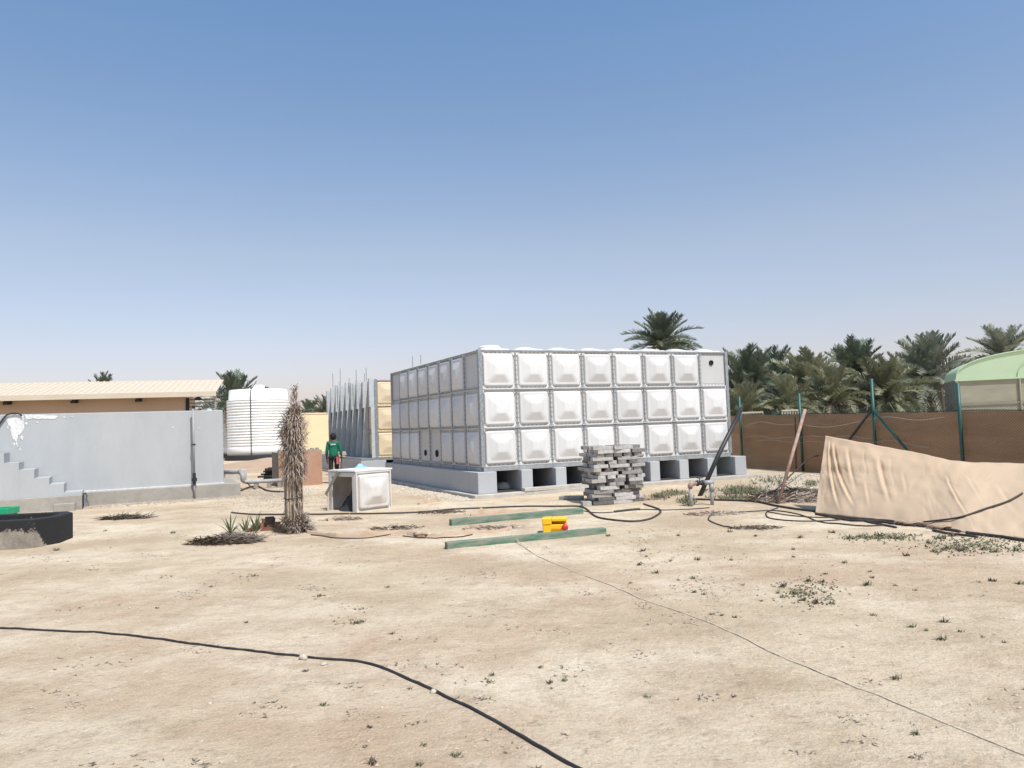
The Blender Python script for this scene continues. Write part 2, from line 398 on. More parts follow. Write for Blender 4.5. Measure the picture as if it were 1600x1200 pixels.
# steel frame: corner angles, top rails, base beams with joints
for x, y, sx, sy in ((0, 0, 1, 1), (0, 8, 1, -1), (8, 0, -1, 1), (8, 8, -1, -1)):
    m = MB(); m.b((x - sx * .05, y - sy * .053, TZ), (x + sx * .05, y - sy * .043, TZ + 3.03)); m.b((x - sx * .053, y - sy * .05, TZ), (x - sx * .043, y + sy * .05, TZ + 3.03))
    m.build('corner_angle', M_galv, T1)
for a, c in (((.06, -.052, 2.985), (7.94, -.004, 3.02)), ((.06, 8.004, 2.985), (7.94, 8.052, 3.02)), ((-.052, .06, 2.985), (-.004, 7.94, 3.02)), ((8.004, .06, 2.985), (8.052, 7.94, 3.02))):
    MB().b((a[0], a[1], a[2] + TZ), (c[0], c[1], c[2] + TZ)).build('top_rail', M_galv, T1)
for r in (1, 2):
    for a, c in (((.08, -.082, r - .009), (7.92, -.036, r + .009)), ((-.082, .08, r - .009), (-.036, 7.92, r + .009)), ((8.036, .08, r - .01), (8.06, 7.92, r + .01))):
        MB().b((a[0], a[1], a[2] + TZ), (c[0], c[1], c[2] + TZ)).build('joint_rail', M_galv2, T1)
for k in range(8):
    for (a, c) in (((k + .004, -.05, 0), (k + .996, .03, 0)), ((-.05, k + .034, 0), (.03, k + .996, 0)), ((7.97, k + .034, 0), (8.05, k + .996, 0))):
        o = MB().b((a[0], a[1], TZ - .105), (c[0], c[1], TZ - .004)).build('base_beam', M_galvb, T1)
MB().b((.06, .06, TZ - .05), (7.94, 7.94, TZ - .01)).build('floor_plate', M_bolt, T1)  # plate coloured dark to deepen the shade in the openings below

# plinth
PZ = TZ - .108
P1 = thing('tank_plinth', (CX, CY, 0), YAW, 'grey painted concrete plinth of long piers carrying the large front panel tank', 'plinth')
bevel(MB().b((-.42, -.42, -.05), (8.62, 8.6, .095)).build('base_slab', M_conc2, P1), .012)
for k in range(9):
    a, c = (k - .02 + .0, k + .30)
    if k == 0: a, c = -.24, .28
    if k == 8: a, c = 8.0, 8.42
    bevel(MB().b((a, -.22, .097), (c, 8.35, PZ)).build('pier', M_plinth, P1), .01)
MB().b((.29, -.15, .096), (7.99, 7.99, .12)).build('shade_floor', mat('opening_shade', (.045, .036, .028), .95), P1)  # dark sheet, paints the shade of the openings onto the slab
MB().b((.285, 8.0, .097), (7.995, 8.3, PZ - .002)).build('light_stop_wall', M_plinth, P1)  # unseen wall added behind the piers to keep the openings dark

# --- rear tank, still being put together
c2 = Z(589, 714.7, TZ)
T2 = thing('panel_water_tank', (c2.x, c2.y, 0), YAW, 'half assembled tan panel tank with bare steel uprights behind the green shirted worker', 'water tank')
bo2 = MB()
face(T2, 8, Mf, 3, lambda i, r: PT, bo2, False)
face(T2, 8, Ml, 3, lambda i, r: None if (r == 0 and i < 6) else (PT if i == 7 else PG), bo2, False)
face(T2, 8, Mb, 3, lambda i, r: PT, MB(), False); face(T2, 8, Mr, 3, lambda i, r: PT, MB(), False)
bo2.build('bolts', M_bolt, T2, kind='stuff')
for i in range(0, 9):
    y = i * 1.0
    top = TZ + 3.0 + (.06, .0, .13, .08, .15, .10, .16, .08, .02)[i]
    m = MB(); m.b((-.25, y - .045, TZ + 1.95), (-.06, y - .035, top)); m.b((-.25, y - .035, TZ + 1.95), (-.24, y + .11, top)); m.b((-.20, y - .045, TZ), (-.06, y - .035, TZ + 1.949)); m.b((-.07, y - .035, TZ), (-.06, y + .035, TZ + 1.949))
    m.build('steel_upright', M_galv2, T2)
    if 0 < i < 8:
        g_ = MB(); g_.add([(-.201, y - .044, TZ + 1.9), (-.201, y - .036, TZ + 1.9), (-.201, y - .036, TZ), (-.201, y - .044, TZ), (-.36, y - .044, TZ), (-.36, y - .036, TZ)],
                          [(0, 3, 4), (1, 5, 2), (0, 4, 5, 1), (3, 2, 5, 4), (0, 1, 2, 3)])
        g_.build('tapered_brace', M_galv2, T2)
for z in (1.0, 1.96):
    MB().b((-.055, .1, TZ + z), (-.02, 7.9, TZ + z + .05)).build('cross_rail', M_galv2, T2)
for (i, h, x) in ((7.2, .75, -.1), (5.6, .85, -.1), (2.6, .55, -.1), (2.1, .6, .2), (1.4, .3, -.05), (3.9, .3, -.1), (7.7, .4, .3), (.2, .9, 1.6), (.2, .95, 1.95)):
    MB().tube([(x, i, TZ + 2.7), (x, i, TZ + 3.05 + h)], .014, 5).build('tie_rod', M_galv, T2)
for x, y, sx, sy in ((0, 0, 1, 1), (8, 0, -1, 1), (0, 8, 1, -1)):
    m = MB(); m.b((x - sx * .05, y - sy * .058, TZ), (x + sx * .06, y - sy * .043, TZ + 3.03)); m.build('corner_angle', M_galv, T2)
for r in (2, 3):
    MB().b((.07, -.062, TZ + r - .03), (7.93, -.04, TZ + r + .02)).build('top_rail' if r == 3 else 'joint_rail', M_galv2 if r == 3 else M_tan, T2)
MB().b((.05, .05, TZ + 2.9), (7.95, 7.95, TZ + 2.98)).build('light_block_plate', M_galvb, T2)  # unseen lid added to block daylight from the tank interior
P2 = thing('tank_plinth', (c2.x, c2.y, 0), YAW, 'grey concrete plinth carrying the half assembled rear tank', 'plinth')
bevel(MB().b((-.75, -.5, -.05), (8.5, 8.8, .095)).build('base_slab', M_conc2, P2), .012)
for k in range(9):
    a, c = (k - .02, k + .30)
    if k == 0: a = -.68
    bevel(MB().b((a, -.22, .097), (c, 8.5, PZ)).build('pier', M_plinth, P2), .01)
MB().b((-.66, -.2, PZ + .001), (8.3, 8.4, PZ + .10)).build('steel_deck', M_galv, T2)

# ------------------------------------------------------------------ grey reservoir with stairs (left)
wa = Z(376, 774); wb = Z(130, 796)
RY = R(27.0)
RO = thing('concrete_reservoir', (wa.x, wa.y, 0), RY, 'long grey painted concrete reservoir block with an outside stair at its left end', 'reservoir')
ux = Vector((cos(RY), sin(RY), 0)); uy = Vector((-sin(RY), cos(RY), 0))
def loc(px, py, y=0.0):
    """point of the pixel ray on the vertical plane local y of the reservoir -> (local x, z)"""
    d = ray(px, py); o = Vector((0, 0, CH)) - RO.location; n = uy
    t = (y - o.dot(n)) / d.dot(n); p = o + d * t
    return p.dot(ux), p.z + RO.location.z
plx = 0.0; pz = loc(376, 754, 0)[1]
wx1, _ = loc(349, 700, .14); _, wz1 = loc(345, 640, .14); _, wz0 = loc(60, 647.5, .14)
LW = -24.0
bevel(MB().b((LW, 0, -.1), (0, 6.4, pz)).build('base_course', M_conc, RO), .02)
wtop = (wz1 + wz0) / 2
def rwall():
    m = MB(); n = 60
    for a in range(n):
        x0 = LW + (wx1 - LW) * a / n; x1 = LW + (wx1 - LW) * (a + 1) / n
    m.b((LW, .14, pz + .002), (wx1, 6.2, wtop)); return m
bevel(rwall().build('tank_wall', M_paint, RO), .015)
MB().b((LW, .115, pz + .003), (wx1 + .01, .139, pz + .03)).build('base_ledge', M_white, RO)
# peeled white patch near the top left, an irregular scab of render 6 mm proud
def scab(pts, name, y=.136, th=.006, m=M_white):
    q = [loc(a, b_, y) for a, b_ in pts]; n = len(q)
    b_ = MB(); b_.add([(x, y - th, z) for x, z in q] + [(x, y + .01, z) for x, z in q],
                      [tuple(range(n))] + [(i, i + n, (i + 1) % n + n, (i + 1) % n) for i in range(n)])
    return b_.build(name, m, RO)
def jag(pts, a=1.3, sub=4):
    out = []; rnd = random.Random(3)
    for i, p in enumerate(pts):
        q = pts[(i + 1) % len(pts)]
        for k in range(sub):
            t = k / sub; out.append((p[0] + (q[0] - p[0]) * t + rnd.uniform(-a, a), p[1] + (q[1] - p[1]) * t + rnd.uniform(-a, a)))
    return out
scab(jag([(10, 648.8), (36, 648), (37, 662), (38, 666), (35, 674), (31, 680), (28, 679), (27, 684), (26, 690), (29, 699), (27, 698), (24, 689), (19, 683), (17, 676), (16, 667), (11, 661), (9, 655)], .9), 'peeled_render')
for (ax, ay, aw, ah) in ((34, 684, 2.5, 4), (41, 662, 2, 2.5), (22, 694, 1.6, 3), (100, 652, 3, 1.2), (12, 668, 1.5, 3), (112, 651, 2, .9), (31, 702, .9, 3), (58, 660, 2.2, 1), (270, 668, 1.6, 1), (310, 669, 1.8, .9)):
    scab(jag([(ax - aw, ay), (ax, ay - ah), (ax + aw, ay), (ax + .3 * aw, ay + ah)], .5, 3), 'peeled_render')
scab(jag([(38, 648.2), (60, 648.5), (92, 650), (86, 655), (74, 653.5), (60, 655.5), (50, 653), (41, 656)], .8), 'peeled_render')
# stairs: descend to the right
sf = -1.05
steps = [(15, 707), (37, 720.9), (60, 731), (82, 743.7), (104, 752.8), (131, 764.5)]
sx_ = []
for px, py in steps: sx_.append(loc(px, py, .10))
prev = LW + 12
zz = [q[1] for q in sx_]
for k, (x, z) in enumerate(sx_):
    x0 = (sx_[k - 1][0] + .001) if k else x - .42
    z0 = max(pz * .88, .38)
    if z > z0 + .04: MB().b((x0, sf, z0 + .002), (x, .112, z)).build('step', M_paint, RO)
xr = sx_[0][0] - .42
for k in range(4):
    z = sx_[0][1] + .2 * (k + 1)
    bevel(MB().b((xr - .42 * (k + 1) + .001, sf, z0 + .002), (xr - .42 * k, .112, z)).build('step', M_paint, RO), .008)
bevel(MB().b((xr - 6, sf - .03, -.1), (sx_[-1][0] - .0, -.003, z0)).build('stair_base', M_conc, RO), .015)
lx0, lz0 = loc(85, 788, sf); lx1, _ = loc(118, 788, sf)
bevel(MB().b((lx0, sf - .38, -.1), (lx1, sf - .035, .20)).build('lowest_step', M_conc, RO), .012)
MB().b((sx_[-1][0] + .001, sf + .05, .0), (sx_[-1][0] + .02, -.01, z0 - .03)).build('bitumen_patch', M_bit, RO)
# vertical pipe in front of the wall with a black valve
vx0, _ = loc(299, 650, .02); vx1, _ = loc(303, 740, .02)
VP = thing('standpipe', RO.matrix_basis @ Vector((vx1, -.09, 0)), RY, 'slim grey standpipe with black valve strapped up the grey reservoir wall', 'pipe')
hz = loc(299, 638, .02)[1]
MB().tube([(0, 0, .0), (0, 0, .62)], .028, 8).build('lower_pipe', M_pipeg, VP, True)
MB().tube([(0, 0, .62), (-.01, .0, hz)], .03, 8).build('upper_pipe', M_pipeg, VP, True)
MB().lathe([(.0, .40), (.045, .40), (.045, .50), (.075, .51), (.075, .60), (.045, .61), (.045, .74), (.0, .74)], 12).build('valve', M_bpole, VP)
MB().lathe([(.0, hz), (.042, hz), (.046, hz + .07), (.0, hz + .08)], 10).build('pipe_cap', M_bpole, VP)
MB().b((-.05, -.035, 1.55), (.05, .17, 1.59)).build('pipe_clip', M_bpole, VP)
# black cable over the wall top at far left
cp = []
for px, py in ((-30, 690), (-8, 672), (2, 658), (10, 649), (20, 645.5), (30, 646.5), (34, 650)):
    x, z = loc(px, py, .08); cp.append(RO.matrix_basis @ Vector((x, .085, z)))
tag(MB().tube(smoothpath(cp), .022, 8).build('hose', M_hosed, smooth=True), 'thick black hose arching over the top edge of the grey reservoir', 'hose')

# items at the foot of the wall
p = G(125, 792)
bb = MB(); rnd = random.Random(5)
bb.grid(lambda u, v: (.22 * (1 - .5 * v) * cos(2 * pi * u) * (1 + .25 * noise.noise(Vector((cos(2 * pi * u) * 2, sin(2 * pi * u) * 2, v * 4)))), .16 * (1 - .5 * v) * sin(2 * pi * u) + .05 * v, .36 * sin(v * pi / 2) * (1 + .2 * noise.noise(Vector((u * 5, v * 3, 1))))), 18, 8)
bb.add([(0, 0, .36)], [])
bg_ = bb.build('grey_sack', mat('grey_sacking', (.20, .21, .22), .8, (.05, .05, .055), 5, .3, .5, 12), smooth=True)
bg_.location = p; tag(bg_, 'small crumpled grey and black sack slumped at the foot of the stair', 'sack')

# ------------------------------------------------------------------ shed behind the reservoir
SY = R(16)
sh0 = D(337, 612, 33.0)         # eave right end
SH = thing('metal_roofed_shed', (sh0.x, sh0.y, 0), SY, 'cream shed with long ribbed metal roof rising behind the grey reservoir', 'shed')
ez = sh0.z
sx0 = -34
rise = D(337, 594, 37.0).z - ez; dep = 4.0
nr = 44
rw = (0 - sx0) / nr
rp = MB(); rp.add([(0, 0, 0), (rw + .02, 0, 0), (rw + .02, dep, rise), (0, dep, rise), (0, 0, -.03), (rw + .02, 0, -.03), (rw + .02, dep, rise - .03), (0, dep, rise - .03)],
                  [(0, 1, 2, 3), (7, 6, 5, 4), (0, 4, 5, 1), (1, 5, 6, 2), (2, 6, 7, 3), (3, 7, 4, 0)])
for q in (0.0, .25, .5):
    rp.add([(q, .0, .0), (q + .02, 0, .035), (q + .06, 0, .035), (q + .08, 0, 0), (q, dep, rise), (q + .02, dep, rise + .035), (q + .06, dep, rise + .035), (q + .08, dep, rise)],
           [(0, 1, 5, 4), (1, 2, 6, 5), (2, 3, 7, 6), (0, 3, 2, 1)])
rpm = rp.mesh('roof_sheet', M_roof)
for k in range(nr): place('roof_sheet', rpm, SH, loc=(sx0 + rw * k, 0, ez))
bevel(MB().b((sx0, -.05, ez - .20), (.02, -.005, ez + .035)).build('fascia', M_roof, SH), .01)
MB().b((sx0, .62, 0), (-1.3, dep + .4, ez - .04)).build('wall', M_cream, SH)
for px in (310, 217, 117, 12):
    q = D(px, 622, sh0.y); 
    # bracket x along the eave
    d = ray(px, 620); o = Vector((0, 0, CH)) - SH.location; n = Vector((-sin(SY), cos(SY), 0)); t = (.3 - o.dot(n)) / d.dot(n); lp = o + d * t
    lx = lp.dot(Vector((cos(SY), sin(SY), 0)))
    MB().b((lx - .05, .02, ez - .32), (lx + .05, .61, ez - .12)).b((lx - .13, .15, ez - .34), (lx + .13, .3, ez - .24)).build('eave_bracket', M_bit, SH)
# open bay at the right end: post, frame and dark unit
MB().b((-.06, .1, 0), (.0, .16, ez - .2)).build('end_post', M_conc, SH)
for k in range(3): MB().b((-1.25, .65, ez - .62 + .15 * k), (-.02, .70, ez - .56 + .15 * k)).build('rail', M_conc, SH)
MB().b((-.85, .9, 1.6), (-.03, 1.5, 2.62)).build('cooler_unit', M_bit, SH)
MB().b((-1.26, .55, 0), (-1.12, .61, ez - .22)).build('frame_post', M_bit, SH)

# ------------------------------------------------------------------ white ribbed tanks
def poly_tank(px0, px1, top, bot, zb, label, cord=True, dscale=1.0):
    cx = (px0 + px1) / 2
    dep_ = Z(cx, bot, zb); Y = dep_.y
    rad = (px1 - px0) / 2 / F * Y * 1.0; h = (bot - top) / F * Y * 1.0
    Yc = Y + rad; f = Yc / Y; rad *= f; 
    c = D(cx, bot, Yc); t = thing('ribbed_water_tank', (c.x, c.y, 0), 0, label, 'water tank', 'white round water tanks beside the reservoir')
    prof = [(0, zb), (rad * 1.0, zb)]; n = 17; hb = h * .83
    for k in range(n):
        z = zb + .10 * h + (hb - .10 * h) * k / n; dz = (hb - .10 * h) / n
        prof += [(rad * .998, z), (rad * .998, z + dz * .62), (rad * .972, z + dz * .72), (rad * .972, z + dz * .92)]
    prof.insert(2, (rad * 1.0, zb + .09 * h))
    prof += [(rad * 1.0, zb + hb), (rad * .99, zb + hb + .06), (rad * .93, zb + hb + .08), (rad * .92, zb + h * .985), (rad * .90, zb + h), (rad * .25, zb + h * 1.015), (0, zb + h * 1.015)]
    MB().lathe(prof, 64).build('tank_body', M_poly, t, True).data
    MB().lathe([(0, 0), (rad * .20, 0), (rad * .20, .30), (rad * .17, .36), (0, .38)], 24, (0, 0, zb + h * 1.0)).build('lid', M_poly, t, True)
    MB().lathe([(0, -.05), (rad * 1.07, -.05), (rad * 1.07, zb - .004), (0, zb - .004)], 48).build('black_base', M_bit, t)
    if cord:
        a = -pi / 2 + .08
        MB().tube([(rad * 1.03 * cos(a), rad * 1.03 * sin(a), zb - .1), (rad * 1.02 * cos(a), rad * 1.02 * sin(a), zb + h * .9), (rad * .98 * cos(a), rad * .98 * sin(a), zb + h * .98), (rad * .25 * cos(a), rad * .25 * sin(a), zb + h * 1.13)], .03, 6).build('overflow_pipe', M_hose, t)
    return t
poly_tank(358, 453, 607, 711, .35, 'full white ribbed round tank on a black base right of the reservoir')
t2 = poly_tank(325, 420, 625, 711, .30, 'partly hidden white ribbed tank tucked between reservoir and the full round tank', False)
t2.location += Vector((-1.6, 3.4, 0)); 
kb = D(400, 716, 0.97 * t2.location.y)
# ------------------------------------------------------------------ far cream boundary wall
w0 = D(474, 646, 62); w1 = D(640, 644, 70)
fw = thing('boundary_wall', (w0.x, w0.y, 0), math.atan2(w1.y - w0.y, w1.x - w0.x), 'plain cream boundary wall far behind, left of the rear tank', 'wall')
L_ = (w1 - w0).length
MB().b((-3, 0, -.3), (L_, .25, w0.z - .06)).build('wall_face', M_creamwall, fw); MB().b((-3.02, -.04, w0.z - .058), (L_, .29, w0.z + .04)).build('coping', M_creamwall, fw)

# rubble bank in front of it
def heap(name, c, rx, ry, h, m, label=None, seed=0, n=26, kind='stuff', rz=0, rough=.35, category=None):
    def fn(u, v):
        a = 2 * pi * u; r = v; x = cos(a) * rx * r; y = sin(a) * ry * r
        k = max(0, 1 - r ** 1.6) + .0
        z = h * k * (1 + rough * noise.noise(Vector((x * 2.3 / max(rx, .3), y * 2.3 / max(ry, .3), seed))) * 2) + h * rough * .5 * noise.noise(Vector((x * 9 / max(rx, .3), y * 9 / max(ry, .3), seed + 4))) * (1 - r)
        return (x, y, z - .02 * r - .005)
    o = MB().grid(fn, n, n // 2).build(name, m, smooth=False); o.location = c; o.rotation_euler = (0, 0, rz); tag(o, label, category, kind=kind); return o
def rocks(name, spots, m, label, jit=0):
    b_ = MB()
    for (x, y, s) in spots:
        r0 = random.random() * 6; vs = []
        for (a, e) in ((0, 0), (1.2, .1), (2.5, -.05), (3.7, .1), (5, 0)): 
            q = s * random.uniform(.7, 1.2); vs.append((x + q * cos(a + r0), y + q * sin(a + r0), gz(x, y) + s * random.uniform(-.05, .25)))
        vs.append((x, y, gz(x, y) + s * random.uniform(.5, .95)))
        b_.add(vs, [(0, 1, 5), (1, 2, 5), (2, 3, 5), (3, 4, 5), (4, 0, 5)])
    return tag(b_.build(name, m), label, kind='stuff')
rb = D(497, 705, 42)
heap('rubble_bank', (rb.x, 42, 0), 7.5, 4, .62, M_cloth, 'low bank of broken masonry rubble below the cream wall', 3, 44)
rb = D(400, 735, 30)

# ------------------------------------------------------------------ terracotta block wall with ragged top
tb = Z(504, 757); TW = thing('block_enclosure', (tb.x, tb.y, 0), R(25), 'rough terracotta coloured masonry box behind the dry frond bundle', 'enclosure')
th = Hh(500, 702, tb)
def ragged(x0, x1, y0, y1, h, n):
    b_ = MB(); rr = random.Random(9)
    for k in range(n):
        a = x0 + (x1 - x0) * k / n; c = x0 + (x1 - x0) * (k + 1) / n
        b_.b((a, y0, h - .001), (c, y1, h + rr.uniform(.02, .15)))
    return b_
MB().b((-1.45, 0, -.05), (0, .18, th - .05)).build('front_wall', M_terra, TW)
ragged(-1.45, 0, 0.0, .18, th - .05, 16).build('broken_coping', M_gravel, TW, kind='stuff')
MB().b((-.18, .181, -.05), (-.001, 1.6, th - .06)).build('side_wall', M_terra, TW); MB().b((-1.45, .181, -.05), (-1.3, 1.6, th - .06)).build('side_wall', M_conc, TW)
bs = Z(508, 745); 
ms_ = []
rr = random.Random(12)
BS = thing('brick_pile', (bs.x + .25, bs.y + 1.2, 0), R(25), 'leaning pile of pale broken bricks between the terracotta box and the worker', 'bricks')
brm = bevel; bme = MB().box((0, 0, 0), (.22, .11, .07)).mesh('brick', M_stone)
for k in range(13):
    for q in range(3):
        place('brick', bme, BS, loc=(rr.uniform(-.04, .04) + (q - 1) * .24, rr.uniform(-.03, .03), .035 + k * .074 + rr.uniform(-.002, .002)), rot=(rr.uniform(-.05, .05), rr.uniform(-.05, .05), rr.uniform(-.2, .2)))

# pipes and clutter by the reservoir corner
def gp(px, py, z): return Z(px, py, z)
PR = []
a = gp(352, 738, .55); b_ = gp(376, 737, .55); Yc = a.y
elbow = thing('pipe_run', (gp(376, 760, .1).x, gp(376, 760, .1).y, 0), 0, 'grey pipe run with elbow leaving the reservoir corner towards the frond bundle', 'pipe')
o0 = elbow.location
q1 = D(350, 738, o0.y + .9) - o0; q2 = D(375, 737, o0.y + .3) - o0; q3 = D(379, 742, o0.y) - o0; q4 = D(380, 752, o0.y) - o0; q5 = D(386, 753.5, o0.y) - o0; q6 = D(443, 750, o0.y + .3) - o0
MB().tube([q1, q2], .075, 10).build('pipe', M_pipeg, elbow, True)
MB().tube(smoothpath([q2, q3, q4], 4), .085, 10).build('elbow', M_pipeg, elbow, True)
MB().tube([q4, q5, q6], .065, 10).build('pipe', M_pipeg, elbow, True)
for f in (.25, .6, .9):
    c_ = q5.lerp(q6, f); MB().b((c_.x - .06, c_.y - .06, -.02), (c_.x + .06, c_.y + .06, c_.z - .06)).build('pipe_support', M_conc, elbow)
pc = G(363, 752)
o = bevel(MB().b((-.45, -.3, -.02), (.38, .35, .42)).build('concrete_pad', M_conc2), .02); o.location = (pc.x - .1, pc.y + .7, 0); o.rotation_euler = (0, 0, RY); tag(o, 'small pale concrete pad at the right end of the reservoir', 'concrete pad')
kp = G(433, 752)
PL = thing('black_tray_stack', (kp.x, kp.y, 0), .3, 'untidy heap of black plastic trays behind the grey pipe', 'trays')
for k in range(6):
    m = MB(); m.b((-.5, -.35, 0), (.5, .35, .025)); m.b((-.5, -.35, .025), (.5, -.33, .07)); m.b((-.5, .33, .025), (.5, .35, .07))
    m.build('tray', M_bit, PL, loc=(random.uniform(-.12, .12), random.uniform(-.1, .1), .02 + k * .085), rot=(0, random.uniform(-.04, .04), random.uniform(-.4, .4)))
tag(MB().tube(gpath([(376, 768), (392, 762), (405, 762), (418, 768), (440, 770), (455, 769)], .03), .03, 7).build('hose', M_hosed, smooth=True), 'short black hose on grey rubble right of the reservoir corner', 'hose')
tag(MB().tube(smoothpath([D(386, 754, o0.y - .1), D(392, 760, o0.y - .2), D(402, 766, o0.y - .3), D(415, 769, o0.y - .4), D(440, 769, o0.y - .4)]), .02, 7).build('cable', M_hose, smooth=True), 'thin black cable drooping from the grey elbow pipe', 'cable')

# ------------------------------------------------------------------ palms
def frond_mesh(name, m, L=2.7, droop=.9, npair=44, ll=.62, seed=0, w=.05):
    rr = random.Random(seed); b_ = MB()
    def P(t): return Vector((L * t * (1 - .10 * t), .12 * sin(t * 3) * (rr.random() * 0 + 1) * .3, -droop * t * t * (.6 + .6 * t)))
    pts = [P(k / 8) for k in range(9)]
    b_.tube(pts, [.035 * (1 - .85 * k / 8) for k in range(9)], 3, False)
    for k in range(npair):
        t = .14 + .86 * k / npair; p = P(t); tn = (P(min(t + .02, 1)) - P(t - .02)).normalized(); sd_ = Vector((0, 1, 0)); up = sd_.cross(tn) * -1
        l = ll * (sin(pi * (.12 + .80 * (t ** .8))) ** .7) * rr.uniform(.8, 1.15)
        for s in (1, -1):
            d = (tn * rr.uniform(.55, 1.0) + sd_ * s * rr.uniform(.7, 1.0) + up * rr.uniform(.15, .75)).normalized()
            mid = p + d * l * .55; tip = p + d * l + Vector((0, 0, -.10 * l)); wv = tn * w
            b_.add([p - wv * .6, p + wv * .6, mid + wv, tip, mid - wv * .4], [(0, 1, 2, 4), (4, 2, 3)])
    return b_.mesh(name, m)
FR = {}
for mi in range(3):
    FR[mi] = [frond_mesh('frond', M_frond[mi], 2.7, .35, seed=mi * 10 + 1), frond_mesh('frond', M_frond[mi], 2.8, .9, seed=mi * 10 + 2), frond_mesh('frond', M_frond[mi], 2.6, 1.5, seed=mi * 10 + 3)]
FRD = frond_mesh('dry_frond', M_dry, 2.4, 1.6, npair=30, seed=77)
def palm(px, py, Y, s, label, mi=0, nf=52, seed=0, lo=-25, group='date palms beyond the fence', crown=None):
    """crown centre at pixel (px,py), depth Y"""
    c = D(px, py, Y); rr = random.Random(seed)
    t = thing('date_palm', (c.x, c.y, 0), rr.random() * 6, label, 'palm tree', group)
    h = c.z
    pts = [(.06 * sin(k), .05 * cos(k * 1.3), h * k / 8) for k in range(9)]
    tr = MB(); tr.tube(pts, [.26 * s * (1.12 - .25 * k / 8) for k in range(9)], 9)
    for k in range(int(h / .16)):
        a = k * 2.4
        tr.box((.24 * s * cos(a), .24 * s * sin(a), .1 + k * .16), (.16, .16, .13), Matrix.Rotation(a, 3, 'Z') @ Matrix.Rotation(.5, 3, 'Y'))
    tr.build('trunk', M_trunk, t)
    for k in range(nf):
        f = k / nf; el = 84 - (84 - lo) * (f ** 1.05) + rr.uniform(-7, 7); az = k * 137.5 + rr.uniform(-14, 14)
        kind = 0 if el > 45 else (1 if el > 8 else 2)
        sc = s * rr.uniform(.85, 1.08) * (1.0 if el > 0 else .85)
        Mx = Matrix.Translation((0, 0, h - .1)) @ Matrix.Rotation(R(az), 4, 'Z') @ Matrix.Rotation(R(-el), 4, 'Y') @ Matrix.Rotation(rr.uniform(-.6, .6), 4, 'X') @ Matrix.Scale(sc, 4)
        dry = el < 8 and rr.random() < .28
        place('dry_frond' if dry else 'frond', FRD if dry else FR[mi][kind], t, M=Mx)
    return t
palm(1034, 538, 50, 1.0, 'tall date palm with full crown rising above the big white tank', 0, 46, 1, -12)
palm(1166, 606, 42, 1.0, 'dark bushy palm right against the big tank corner', 0, 57, 2, -35)
palm(1206, 600, 46, .95, 'second bushy palm from the big tank, between its taller neighbours', 0, 52, 3, -35)
palm(1262, 607, 44, .98, 'pale olive palm standing behind the rust streaked leaning pole', 1, 54, 4, -35)
palm(1335, 592, 50, 1.1, 'darkest tall palm above the middle fence post', 0, 59, 5, -30)
palm(1300, 626, 38, .8, 'low olive palm filling the gap left of the braced fence post', 1, 52, 6, -40)
palm(1385, 618, 38, .9, 'low olive palm behind the braced green fence post', 1, 54, 7, -40)
palm(1452, 592, 44, 1.12, 'grey green palm with visible dark trunk left of the greenhouse', 2, 57, 8, -28)
palm(1568, 560, 60, 1.15, 'palm crown showing above the greenhouse roof', 2, 40, 9, -15)
palm(1228, 634, 36, .7, 'short yellowish palm just above the brown netting', 1, 46, 10, -45)
palm(1160, 645, 36, .7, 'short palm low beside the tank behind the first green post', 1, 44, 11, -45)
palm(1410, 606, 48, .95, 'olive palm between the darkest palm and the grey green one', 1, 46, 12, -35)
palm(366, 632, 62, 1.15, 'dark palm between the shed roof and the white round tank', 0, 40, 13, -30, 'date palms beyond the reservoir')
palm(160, 616, 75, .9, 'distant palm top just peeping over the shed roof', 0, 26, 14, 0, 'date palms beyond the reservoir')
palm(483, 648, 95, .9, 'left of two tiny far palms above the cream boundary wall', 0, 28, 15, -10, 'date palms beyond the reservoir')
palm(510, 648, 90, 1.0, 'right of two tiny far palms above the cream boundary wall', 0, 28, 16, -10, 'date palms beyond the reservoir')

# undergrowth behind the fence
ug = MB(); rr = random.Random(21)
for k in range(9000):
    x = rr.uniform(9.5, 26); y = rr.uniform(33, 42)
    if x / y > .57: continue
    z = abs(rr.gauss(0, 1)) * .9
    if z > 2.6: continue
    a = rr.random() * 6.28; l = rr.uniform(.15, .5)
    d = Vector((cos(a) * .6, sin(a) * .6, rr.uniform(.2, 1))).normalized() * l; w = Vector((-sin(a), cos(a), 0)) * .03; p = Vector((x, y, z))
    ug.add([p - w * .5, p + w * .5, p + d * .5 + w, p + d, p + d * .5 - w], [(0, 1, 2, 4), (4, 2, 3)])
tag(ug.build('undergrowth', mat('scrub', (.17, .175, .10), .85, (.08, .085, .05), 2, .6, trans=.2)), 'tangled low scrub under the palms behind the brown netting', kind='stuff')

# ------------------------------------------------------------------ greenhouse
gh = D(1497, 640, 33); GH = thing('greenhouse', (gh.x, gh.y, 0), R(-21), 'pale green arched polytunnel greenhouse with tan netting sides beyond the fence', 'greenhouse')
gez = D(1497, 594, 33).z; gtz = D(1600, 547, 33).z; gw = 8.5; gl = 3.2
def arcp(k, n=24, e=0.0):
    a = pi * k / n; return (gw / 2 - gw / 2 * cos(a), gez + (gtz - gez) * (sin(a) ** .75))
n = 24; m = MB(); vs = []
for yy in (0, gl):
    for k in range(n + 1): x, z = arcp(k); vs.append((x, yy, z))
m.add(vs, [(k, k + 1, n + 1 + k + 1, n + 1 + k) for k in range(n)]); m.build('roof_film', M_gh, GH, True)
for yy, s in ((.02, 1), (gl - .02, -1)):
    m = MB(); m.add([(arcp(k)[0], yy, arcp(k)[1]) for k in range(n + 1)], [tuple(range(n + 1))]); m.build('gable_film', M_gh, GH)
